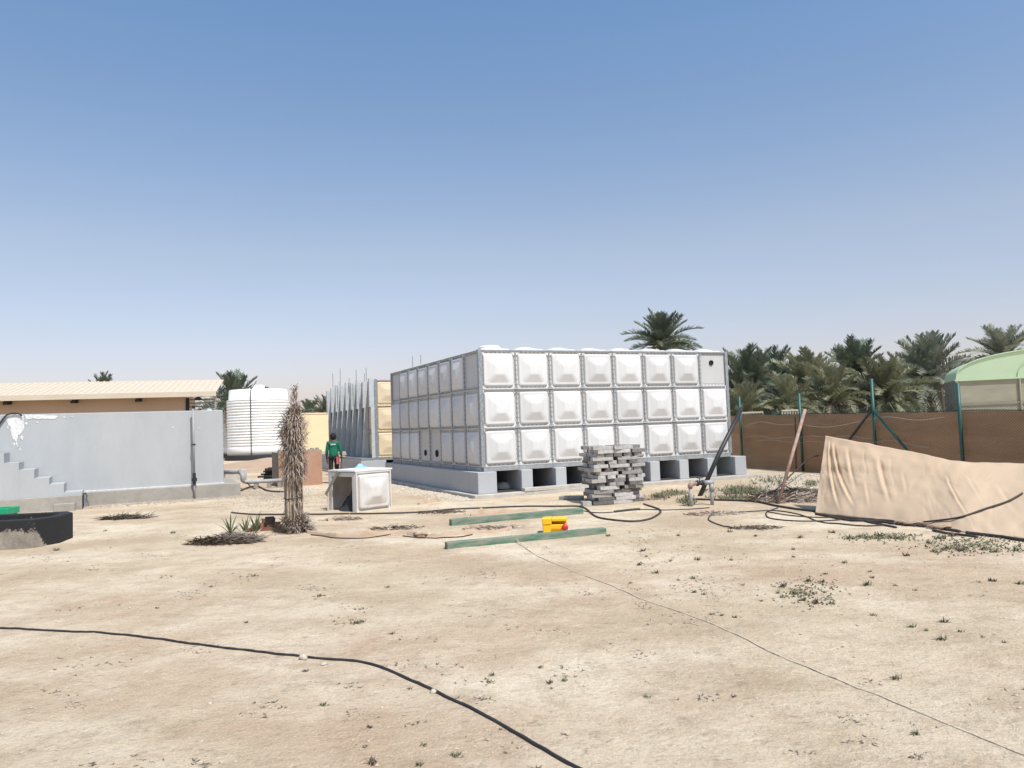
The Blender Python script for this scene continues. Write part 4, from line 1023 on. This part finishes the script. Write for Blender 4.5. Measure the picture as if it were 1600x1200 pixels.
# tilted loose flange on left
tpz = hq + .012
m = MB(); a, c_, e_, g_ = O0 - rv_ * .02 - lv * .03, lv * (Lm + .03) - rv_ * .02, lv * (Lm + .03) + rv_ * (Lr + .05), rv_ * (Lr + .05) - lv * .03
m.add([a + Vector((0, 0, tpz)), c_ + Vector((0, 0, tpz)), e_ + Vector((0, 0, tpz)), g_ + Vector((0, 0, tpz)), a + Vector((0, 0, tpz + .035)), c_ + Vector((0, 0, tpz + .035)), e_ + Vector((0, 0, tpz + .035)), g_ + Vector((0, 0, tpz + .035))],
      [(0, 1, 2, 3), (7, 6, 5, 4), (0, 4, 5, 1), (1, 5, 6, 2), (2, 6, 7, 3), (3, 7, 4, 0)])
o = m.build('top_panel', mat('grp_top', (.74, .73, .71), .5, (.62, .60, .57), 4, .5, .1, 30), CB)
o = MB().tube([bk0 * 1.02 - rv_ * .09 + Vector((0, 0, .38)), lv * (Lm * .56) - rv_ * .05 + Vector((0, 0, hq + .04))], .042, 4).build('stick', M_pipeg, None)
o.location = CB.location; tag(o, 'grey wooden batten leaning across the mouth of the panel box', 'batten')
o = MB().tube([bk0 * 1.0 - rv_ * .07 + Vector((0, 0, .36)), lv * (Lm * .86) - rv_ * .14 + Vector((0, 0, .0))], .022, 4).build('stick', M_stone, None); o.location = CB.location; tag(o, 'short pale stick propped at the lower left of the panel box', 'stick')
o = heap('black_heap', CB.location + lv * .42 + rv_ * .34,   .44, .36, .46, M_bit, 'crumpled black heap lying inside the panel box', 6, 20, None, category='sack', rough=.3)  # plain black heap filling the mouth of the panel box
# blue plastic bag on the top
o = heap('blue_plastic_bag', CB.location + lv * .86 + rv_ * .78 + Vector((0, 0, hq + .04)), .20, .16, .10, M_blue, 'crumpled light blue plastic bag on top of the panel box', 9, 18, None, category='plastic bag')

# ------------------------------------------------------------------ dried palm fronds tied upright
d0 = G(459, 832)
DB = thing('dry_frond_bundle', (d0.x, d0.y, gz(d0.x, d0.y)), 0, 'upright tied bundle of dry palm fronds standing on the sand', 'frond bundle')
hd = Hh(462, 604, d0); rr = random.Random(8)
pxm = 1 / F * d0.y
for k in range(46):
    a = rr.random() * 6.28; r0 = rr.uniform(.03, .16); topz = hd * rr.uniform(.42, .75) if k > 12 else hd * rr.uniform(.80, 1.0)
    x0, y0 = r0 * cos(a), r0 * sin(a); x1 = x0 * rr.uniform(.6, 1.1) + .02; y1 = y0
    if k <= 12: x1 = rr.uniform(.0, .15); 
    pts = [(x0, y0, 0), (x0 * 1.05, y0, topz * .35), (x0 * .7 + x1 * .3 + rr.uniform(-.03, .03), y0 * .8, topz * .7), (x1 + rr.uniform(-.02, .02), y1 * .6, topz)]
    MB().tube(smoothpath(pts, 3), [.022 - .016 * q / 9 for q in range(10)], 5, flat=.6).build('dry_stalk', M_dry, DB)
lf_ = MB()
def prof(t):    # half width of the shaggy mass with height fraction
    for (a, wa_), (c_, wc) in zip(PRF, PRF[1:]):
        if a <= t <= c_: return wa_ + (wc - wa_) * (t - a) / (c_ - a)
    return .02
PRF = [(0, .27), (.07, .20), (.14, .12), (.30, .14), (.42, .21), (.50, .19), (.58, .16), (.66, .23), (.76, .21), (.83, .12), (.87, .05), (1.0, .025)]
for k in range(4000):
    t = rr.random() ** .8 if k < 3300 else rr.random() * .11
    if .10 < t < .38 and rr.random() < .93: continue
    if t > .85 and rr.random() < .8: continue
    a = rr.random() * 6.28; w_ = prof(t) * rr.uniform(.35, 1.0); cxo = .02 + (.06 * max(0, t - .7) / .3)
    p = Vector((cxo + w_ * cos(a), w_ * sin(a) * .9, t * hd))
    l = rr.uniform(.08, .26) * (.55 if t > .8 else 1); dz_ = rr.uniform(-.9, .9) if t < .8 else rr.uniform(.3, 1)
    if t < .14: dz_ = rr.uniform(-.1, .7)
    d = Vector((cos(a) * rr.uniform(.1, .7), sin(a) * rr.uniform(.1, .7), dz_)).normalized() * l
    w = Vector((-sin(a), cos(a), .3)) * .008; mid = p + d * .5 + Vector((cos(a), sin(a), 0)) * .02; tip = p + d + Vector((0, 0, -.05))
    lf_.add([p - w, p + w, mid + w, tip, mid - w], [(0, 1, 2, 4), (4, 2, 3)])
lf_.build('dry_leaves', M_dryb, DB, kind='stuff')
for z in (.62, 1.05): MB().tube([(.16 * cos(q * pi / 8), .16 * sin(q * pi / 8), z + .01 * sin(q)) for q in range(17)], .009, 5).build('binding', M_bpole, DB)

def tangle(name, c, rx, ry, h, n, m, label, seed, ln=.3, w=.006, rz=0):
    rr = random.Random(seed); b_ = MB()
    for k in range(n):
        a = rr.random() * 6.28; r = rr.random() ** .6; x, y = rx * r * cos(a), ry * r * sin(a)
        q = Matrix.Rotation(rz, 3, 'Z') @ Vector((x, y, 0)); p = Vector((q.x, q.y, rr.random() * h * (1 - r * .6)))
        e = rr.random() * 6.28; d = Vector((cos(e), sin(e) * .6, rr.uniform(-.15, .35))).normalized() * ln * rr.uniform(.4, 1.2); ww = Vector((-sin(e), cos(e), .3)) * w
        b_.add([p - ww, p + ww, p + d * .5 + ww * 1.4 + Vector((0, 0, .01)), p + d, p + d * .5 - ww], [(0, 1, 2, 4), (4, 2, 3)])
    o = b_.build(name, m); o.location = (c.x, c.y, c.z); tag(o, label, kind='stuff'); return o
tangle('dry_litter', G(352, 849), .55, .22, .10, 900, M_drydark, 'matted heap of dark dry palm litter beside the green shoots', 31, .22)
tangle('dry_litter', G(372, 843), .35, .2, .08, 400, M_dryb, 'pale dry fibres on the palm litter heap', 32, .25)
tangle('dry_litter', G(459, 830), .34, .26, .12, 900, M_dryb, 'dry fibres around the foot of the frond bundle', 33, .18)
tangle('dry_litter', G(198, 811), .52, .13, .05, 420, M_drydark, 'strip of dark dry twigs on the sand before the reservoir', 34, .3)
tangle('dry_litter', G(1243, 779), .9, .5, .22, 1500, M_drydark, 'brown brush heap between rusty pole and the canvas', 35, .35)
tangle('dry_litter', G(1240, 783), .9, .4, .16, 600, M_dryb, 'pale twigs on the brush heap by the rusty pole', 36, .35)
for k, (px, py, rx_, n_, lb) in enumerate([(545, 813, .30, 160, 'few dry twigs beside the crumpled cloth knot before the panel box'), (690, 800, .5, 200, 'thin scatter of dry twigs on the sand left of the farther green beam'), (770, 826, .5, 200, 'thin scatter of dry twigs between the two green beams'), (620, 826, .5, 160, 'thin scatter of dry twigs behind the left cloth stretch'), (1115, 803, .55, 240, 'dry stalks on the sand inside the open hose loop'), (1178, 826, .4, 160, 'reddish dry stalks before the hose coil'), (1010, 781, .4, 150, 'dry twigs between block stack and valve stand')]):
    tangle('dry_litter', G(px, py), rx_, rx_ * .5, .03, n_, M_drydark if k % 2 else M_dryb, lb, 60 + k, .14, .004)
# bricks by the bundle
bp_ = G(414, 830); BP = thing('brick_heap', (bp_.x, bp_.y, 0), .2, 'few old red bricks heaped between green shoots and the frond bundle', 'bricks')
bme2 = MB().box((0, 0, 0), (.23, .11, .075)).mesh('brick', M_brick)
for k, (x, y, z, a) in enumerate([(-.22, 0, .04, .1), (.03, -.03, .04, -.2), (.26, .02, .04, .3), (-.12, .14, .04, 1.2), (.14, .13, .04, .9), (-.08, .02, .118, .4), (.15, .04, .118, -.3), (.06, .06, .195, .8)]):
    place('brick', bme2, BP, loc=(x, y, z), rot=(0, 0, a))
MB().box((.10, -.10, .20), (.16, .02, .16), Matrix.Rotation(.3, 3, 'X')).build('tile', M_bit, BP)
# young palm shoots
for k, (px, py, s, lb) in enumerate([(360, 834, .46, 'leftmost green palm shoot behind the litter heap'), (384, 836, .44, 'middle green palm shoot behind the litter heap'), (400, 833, .50, 'green palm shoot nearest to the red bricks')]):
    q = G(px, py); PS = thing('palm_shoot', tuple(q), k, lb, 'plant', 'young palm shoots'); rr = random.Random(k + 50)
    for j in range(15):
        a = j * 2.4; el = rr.uniform(.5, 1.35); l = s * rr.uniform(.6, 1.05); d = Vector((cos(a) * cos(el), sin(a) * cos(el), sin(el))) * l; w = Vector((-sin(a), cos(a), 0)) * .013
        MB().add([-w, w, d * .5 + w * 1.2, d - Vector((0, 0, .05)), d * .5 - w * 1.2], [(0, 1, 2, 4), (4, 2, 3)]).build('leaf', M_shoot, PS)

# ------------------------------------------------------------------ tarred concrete basin, bottom left
cb = G(52, 856); CBN = thing('concrete_basin', (cb.x, cb.y, 0), R(8), 'low tar stained concrete basin at the left edge', 'basin')
hb_ = Hh(52, 812, cb); 
def tarmat():
    m = mat('tarred_concrete', (.34, .30, .24), .9, (.14, .12, .10), 5, .6, .5, 20); n = m.node_tree; L = n.links; b_ = n.nodes['Principled BSDF']
    src = b_.inputs['Base Color'].links[0].from_socket
    tc = n.nodes.new('ShaderNodeTexCoord'); sep = n.nodes.new('ShaderNodeSeparateXYZ'); L.new(tc.outputs['Object'], sep.inputs[0])
    nz = n.nodes.new('ShaderNodeTexNoise'); nz.inputs['Scale'].default_value = 3.2; nz.inputs['Detail'].default_value = 7; nz.inputs['Roughness'].default_value = .75; L.new(tc.outputs['Object'], nz.inputs['Vector'])
    ma = n.nodes.new('ShaderNodeMath'); ma.operation = 'MULTIPLY_ADD'; L.new(sep.outputs['Z'], ma.inputs[0]); ma.inputs[1].default_value = 1.05; L.new(nz.outputs['Fac'], ma.inputs[2])
    m2 = n.nodes.new('ShaderNodeMath'); m2.operation = 'MULTIPLY_ADD'; m3 = n.nodes.new('ShaderNodeMath'); m3.operation = 'MAXIMUM'; m3.inputs[1].default_value = 0; L.new(sep.outputs['X'], m3.inputs[0]); L.new(m3.outputs[0], m2.inputs[0]); m2.inputs[1].default_value = 2.2; L.new(ma.outputs[0], m2.inputs[2])
    rp = n.nodes.new('ShaderNodeValToRGB'); rp.color_ramp.elements[0].position = .79; rp.color_ramp.elements[1].position = .83; L.new(m2.outputs[0], rp.inputs[0])
    mx_ = n.nodes.new('ShaderNodeMix'); mx_.data_type = 'RGBA'; L.new(rp.outputs[0], mx_.inputs[0]); L.new(src, mx_.inputs[6]); mx_.inputs[7].default_value = (.014, .014, .015, 1); L.new(mx_.outputs[2], b_.inputs['Base Color']); return m
M_tar = tarmat()
out = [(-2.6, 0), (-.02, 0), (-.0, .02), (.24, .45), (.20, 1.1), (0, 1.4), (-2.6, 1.5)]
inn = [(-2.6, .22), (-.2, .22), (-.14, .26), (.03, .52), (.0, 1.0), (-.1, 1.2), (-2.6, 1.28)]
nq = len(out); m = MB()
m.add([(x, y, -.05) for x, y in out] + [(x, y, hb_) for x, y in out] + [(x, y, hb_) for x, y in inn] + [(x, y, hb_ - .15) for x, y in inn],
      [(i, (i + 1) % nq, nq + (i + 1) % nq, nq + i) for i in range(nq)] + [(nq + i, nq + (i + 1) % nq, 2 * nq + (i + 1) % nq, 2 * nq + i) for i in range(nq)] + [(2 * nq + i, 2 * nq + (i + 1) % nq, 3 * nq + (i + 1) % nq, 3 * nq + i) for i in range(nq)] + [tuple(3 * nq + i for i in range(nq))])
bevel(m.build('basin_wall', M_tar, CBN), .015, 2)
q = Z(8, 806, .42); GC = thing('green_tray', (q.x - .74, q.y + .9, 0), .1, 'green plastic crate showing behind the tarred basin at left edge', 'crate')
gh_ = Hh(10, 793, GC.location)
m = MB(); m.b((-.55, -.25, gh_ - .13), (.30, -.22, gh_)); m.b((-.55, .22, gh_ - .13), (.30, .25, gh_)); m.b((.271, -.219, gh_ - .13), (.30, .219, gh_)); m.b((-.55, -.219, gh_ - .13), (-.521, .219, gh_)); bevel(m.build('rim', M_gplast, GC), .01)
MB().b((-.52, -.218, gh_ - .12), (.27, .218, gh_ - .10)).build('bottom', M_gplast, GC); MB().b((-.5, -.24, 0), (.25, .24, gh_ - .132)).build('under_block', M_bit, GC)

# ------------------------------------------------------------------ worker
wp = D(521, 700, 27.2)
PE = thing('person', (wp.x, wp.y, 0), R(8), 'worker seen from behind in green shirt with white back print', 'person')
hp = D(521, 677, 27.2).z
def skin(name, verts, edges, radii, m, root=0, sub=1):
    me = bpy.data.meshes.new(name); me.from_pydata(verts, edges, []); me.materials.append(m); o = bpy.data.objects.new(name, me); C.objects.link(o); o.parent = PE
    md = o.modifiers.new('skin', 'SKIN')
    lay = me.skin_vertices[0] if me.skin_vertices else None
    if lay is None:
        bpy.context.view_layer.objects.active = o
        lay = me.skin_vertices[0]
    for i, r in enumerate(radii): lay.data[i].radius = r if isinstance(r, tuple) else (r, r); lay.data[i].use_root = (i == root)
    s = o.modifiers.new('sub', 'SUBSURF'); s.levels = sub; s.render_levels = sub; md.use_smooth_shade = True; return o
k = hp / 1.72
def V(x, y, z): return (x * k, y * k, z * k)
# whole body (trousers colour material for legs, skin elsewhere handled by clothing shells)
body_v = [V(0, 0, .95), V(0, 0, 1.10), V(0, .0, 1.30), V(0, 0, 1.43), V(0, .01, 1.50), V(0, .02, 1.60), V(0, .02, 1.66),
          V(-.17, 0, 1.40), V(-.22, .0, 1.14), V(-.24, .06, .92), V(-.235, .09, .83), V(.17, 0, 1.40), V(.24, .0, 1.15), V(.26, .04, .93), V(.26, .06, .84),
          V(-.09, 0, .88), V(-.10, .01, .50), V(-.10, -.02, .10), V(-.10, .12, .04), V(.09, 0, .88), V(.11, .04, .50), V(.12, .0, .10), V(.13, .14, .04)]
body_e = [(0, 1), (1, 2), (2, 3), (3, 4), (4, 5), (5, 6), (3, 7), (7, 8), (8, 9), (9, 10), (3, 11), (11, 12), (12, 13), (13, 14), (0, 15), (15, 16), (16, 17), (17, 18), (0, 19), (19, 20), (20, 21), (21, 22)]
body_r = [(.14 * k, .10 * k), (.13 * k, .09 * k), (.15 * k, .10 * k), (.11 * k, .08 * k), .05 * k, .085 * k, .08 * k, .06 * k, .045 * k, .034 * k, .04 * k, .06 * k, .045 * k, .034 * k, .04 * k, .085 * k, .058 * k, .042 * k, .04 * k, .085 * k, .058 * k, .042 * k, .04 * k]
skin('body', body_v, body_e, body_r, M_skin, 0, 2)
skin('shirt', [V(0, 0, .84), V(0, 0, 1.1), V(0, 0, 1.3), V(0, 0, 1.43), V(-.17, 0, 1.40), V(-.22, 0, 1.14), V(-.238, .05, .95), V(.17, 0, 1.40), V(.24, 0, 1.15), V(.258, .035, .96)],
     [(0, 1), (1, 2), (2, 3), (3, 4), (4, 5), (5, 6), (3, 7), (7, 8), (8, 9)], [(.175 * k, .14 * k), (.165 * k, .125 * k), (.17 * k, .125 * k), (.13 * k, .10 * k), .078 * k, .062 * k, .05 * k, .078 * k, .062 * k, .05 * k], M_shirt, 0, 2)
skin('trousers', [V(0, 0, .97), V(-.09, 0, .88), V(-.10, .01, .50), V(-.10, -.02, .10), V(.09, 0, .88), V(.11, .04, .50), V(.12, 0, .10)],
     [(0, 1), (1, 2), (2, 3), (0, 4), (4, 5), (5, 6)], [(.15 * k, .115 * k), .10 * k, .078 * k, .062 * k, .10 * k, .078 * k, .062 * k], M_trs, 0, 2)
hm_ = MB(); hm_.grid(lambda u, v: (k * .108 * cos(2 * pi * u) * sin(pi * v), k * (-.002 + .112 * sin(2 * pi * u) * sin(pi * v)), k * (1.615 + .125 * cos(pi * v)) + (0.03 * k if False else 0)), 16, 10)
hm_.build('hair', M_hair, PE, True)
for s in (-1, 1): MB().box((s * .092 * k, .03 * k, 1.59 * k), (.02, .045, .06)).build('ear', M_skin, PE)
hand = MB()
for s, hx, hy, hz_ in ((-1, -.235, .09, .83), (1, .26, .06, .84)):
    hd_ = MB(); hd_.box((hx * k, hy * k, (hz_ - .04) * k), (.035, .075, .09))
    for q in range(4): hd_.tube([(hx * k, (hy - .03 + .02 * q) * k, (hz_ - .08) * k), (hx * k - s * .008, (hy - .028 + .02 * q) * k, (hz_ - .125 - .01 * (q in (1, 2))) * k), (hx * k - s * .025, (hy - .026 + .02 * q) * k, (hz_ - .15) * k)], .009, 5)
    hd_.tube([(hx * k, (hy + .04) * k, (hz_ - .03) * k), (hx * k - s * .02, (hy + .06) * k, (hz_ - .08) * k)], .011, 5)
    hd_.build('hand', M_skin, PE)
MB().grid(lambda u, v: (k * (-.085 + .17 * u), k * (-.128 - .012 * sin(pi * u)), k * (1.315 + .045 * v)), 6, 2).build('back_print', mat('white_print', (.75, .78, .76), .8, (.05, .3, .2), 60, .3), PE)
pk = MB(); pk.grid(lambda u, v: (k * (.10 + .11 * u), k * (-.14 - .03 * sin(u * 9)), k * (.66 + .26 * v)), 8, 3)
o = pk.build('pink_cloth', M_pink, PE); s = o.modifiers.new('s', 'SOLIDIFY'); s.thickness = .03

# ------------------------------------------------------------------ gravel, stones, weeds, litter
def in_view(x, y, margin=.05): return y > 1.5 and abs(x / y) < .70 + margin
rr = random.Random(77); sp_ = []
for k in range(3600):
    y = 2.2 + (rr.random() ** 1.7) * 22; x = rr.uniform(-.72, .72) * y; sp_.append((x, y, rr.choice((.003, .004, .006, .007, .012)) * (1 + y * .05)))
rocks('pebbles', sp_, mat('sandy_pebble', (.50, .42, .32), .95, (.33, .26, .19), 12, .5), 'small sandy pebbles and crumbs scattered over the yard')
sp_ = []
for k in range(2600):
    u = rr.random(); base = RO.matrix_basis @ Vector((-18 + 19.5 * u, -.1 - abs(rr.gauss(0, .45)), 0)); sp_.append((base.x, base.y, rr.uniform(.012, .04)))
for k in range(1500):
    q = Z(rr.gauss(420, 45), 770 + abs(rr.gauss(0, 14)) - 8); sp_.append((q.x, q.y, rr.uniform(.008, .03)))
rocks('gravel', sp_, M_gravel, 'grey rubble crumbs along the foot of the reservoir')
sp_ = []
for k in range(1500):
    q = T1.matrix_basis @ Vector((-.45 - abs(rr.gauss(0, .35)), rr.uniform(-.6, 9), 0)); sp_.append((q.x, q.y, rr.uniform(.015, .05)))
for k in range(900):
    q = Z(rr.uniform(1180, 1290), rr.uniform(742, 768)); sp_.append((q.x, q.y, rr.uniform(.015, .055)))
rocks('rubble_chips', sp_, M_stone, 'pale chips of rubble along the left side of the tank slab')
# scattered dark litter flecks
lt = MB()
cl = [(rr.uniform(0, 1600), 830 + 370 * rr.random() ** 1.3) for _ in range(90)] + [(1050 + rr.uniform(-90, 120), 850 + rr.uniform(-20, 120)) for _ in range(40)] + [(1250, 915), (1280, 935), (1235, 925), (380, 900), (250, 900), (300, 930), (560, 950), (540, 970), (480, 920), (60, 870), (240, 868), (140, 890)] * 3
for (cx_, cy_) in cl:
    for j in range(rr.randint(3, 16)):
        px = cx_ + rr.gauss(0, 16); py = cy_ + rr.gauss(0, 4)
        if py < 792: continue
        q = G(px, py); s = rr.uniform(.004, .015) * (1 + q.y * .06)
        for t in range(3):
            a = rr.random() * 6.28; d = Vector((cos(a), sin(a), rr.uniform(.0, .5))) * s * 1.6; w = Vector((-sin(a), cos(a), 0)) * s * .3
            lt.add([q - w, q + w, q + d], [(0, 1, 2)])
tag(lt.build('leaf_litter', M_drydark), 'tiny dark flecks of dry plant litter on the sand', kind='stuff')
# weed tufts
def tuft(seed, n=26, h=.06, spread=.09):
    rr = random.Random(seed); b_ = MB()
    for k in range(n):
        a = rr.random() * 6.28; r = spread * .5 * rr.random(); p = Vector((r * cos(a), r * sin(a), -.004)); e = rr.random() * 6.28
        d = Vector((cos(e) * .7, sin(e) * .7, rr.uniform(.2, 1))).normalized() * h * rr.uniform(.5, 1.3); w = Vector((-sin(e), cos(e), 0)) * .005
        b_.add([p - w, p + w, p + d * .5 + w * 1.3, p + d, p + d * .5 - w * 1.3], [(0, 1, 2, 4), (4, 2, 3)])
    return b_
TM = [tuft(s).mesh('weed_tuft', m) for s, m in ((1, M_weed), (2, M_weed), (3, M_drydark), (4, M_weed))]
wl = [(1262, 909, 2.2), (1285, 911, 1.5), (1225, 918, 1.8), (1240, 930, 2.2), (1215, 928, 1.4), (1255, 940, 1.6), (1276, 944, 2.0), (1300, 946, 1.6), (1222, 935, 1.4), (1355, 916, 2.2), (1363, 905, 1.0), (1400, 918, 1), (1112, 961, 1.2), (1128, 962, 1), (1148, 965, .9), (1366, 964, 1.3),
      (1425, 981, 1.5), (1447, 986, .9), (1475, 973, 1.8), (1502, 988, 1.2), (1472, 1001, 2.1), (1535, 996, .8), (1568, 1003, .8), (1401, 1061, 1.8), (1432, 1148, 1.6), (1010, 1090, 1.3), (1146, 1091, .9), (845, 1043, 1.1), (770, 1055, 1.4), (765, 1066, 1.5), (858, 1068, 1.4), (882, 1064, 1.3), (862, 1076, .8),
      (712, 1182, 1.6), (580, 1192, 1.8), (655, 1195, 1.5), (663, 1164, 1.2), (505, 1103, 1.3), (577, 1138, 1), (640, 1076, 1), (397, 900, 1.4), (330, 918, 1), (245, 951, .8), (612, 992, 1.3), (556, 974, 2.0), (566, 972, 1.5), (478, 1050, 1), (605, 918, 1.1), (500, 932, 1.3), (385, 973, 1.0),
      (1005, 860, 1.6), (1090, 873, 1.8), (1047, 875, 1.2), (1025, 893, 1.6), (1000, 880, 1.5), (1083, 903, 1.4), (1060, 905, 1.0), (1085, 926, 1.3), (1143, 874, .9), (1330, 842, 2.6), (1345, 838, 2.2), (1250, 840, 1.8), (1300, 832, 1.5), (1380, 838, 2.4), (1405, 842, 2.2), (1470, 842, 2.8), (1488, 838, 2.4), (1455, 848, 2.2),
      (1480, 858, 2.8), (1462, 862, 2.4), (1500, 860, 2.2), (1540, 858, 2.2), (1556, 862, 2.2), (1590, 860, 2.6), (1415, 868, 1.8), (1320, 880, 1.5), (1240, 858, 1.2), (1140, 832, 1.4), (1180, 838, 1.2), (1060, 838, 1.2), (1010, 868, 1.0), (950, 838, 1.4), (1550, 910, 1.6), (1593, 914, 1.8), (1530, 912, 1.0), (88, 860, 1.6), (100, 836, 1.3), (270, 834, 1.6), (165, 830, 1.2), (1240, 870, 1.1), (1290, 898, 1), (1160, 915, 1), (1100, 930, 1.1), (1190, 940, .9), (1360, 895, .9), (1430, 925, 1), (985, 910, 1)]
for k, (px, py, s) in enumerate(wl):
    for j in range(1):
        q = G(px, py); dd = q.y
        o = place('weed_tuft', TM[k % 4], None, loc=q, rot=(0, 0, k * 1.7), scale=s * (.22 + dd * .035))
        zx = 'left' if px < 520 else ('middle' if px < 900 else ('centre right' if px < 1200 else 'far right')); zy = 'beyond the foreground hose' if (px < 950 and py < 1000) else ('in the near foreground' if py > 1020 else ('near the canvas foot' if (py < 872 and px > 1200) else ('beyond the pale rope' if py < 1000 and px > 950 else 'between hose and rope')))
        tag(o, 'small %s weed tuft on the sand, %s %s' % ('dry brown' if k % 4 == 2 else 'grey green', zx, zy), 'weed', 'weed tufts scattered over the sand')
# green ground weeds near the fence foot
wv = MB(); rr = random.Random(91)
for (x0, x1, y0, y1, n, h) in ((1128, 1190, 762, 774, 420, .13), (1040, 1075, 768, 776, 160, .1), (1015, 1045, 774, 781, 160, .10), (1060, 1085, 778, 790, 120, .10), (1165, 1250, 745, 760, 160, .10), (1440, 1600, 838, 866, 420, .03), (1310, 1440, 834, 846, 260, .035), (1210, 1320, 905, 948, 200, .02), (1255, 1280, 752, 762, 100, .1), (1110, 1180, 776, 783, 200, .08)):
    for k in range(n):
        px = (x0 + x1) / 2 + rr.gauss(0, (x1 - x0) / 4); py = (y0 + y1) / 2 + rr.gauss(0, (y1 - y0) / 4); q = G(px, py)
        for t in range(3):
            e = rr.random() * 6.28; d = Vector((cos(e) * .6, sin(e) * .6, rr.uniform(.2, 1))).normalized() * h * rr.uniform(.5, 1.4); w = Vector((-sin(e), cos(e), 0)) * .008
            wv.add([q - w, q + w, q + d * .5 + w, q + d, q + d * .5 - w], [(0, 1, 2, 4), (4, 2, 3)])
tag(wv.build('ground_weeds', M_weed), 'patchy green ground weeds near the fence foot and canvas', kind='stuff')
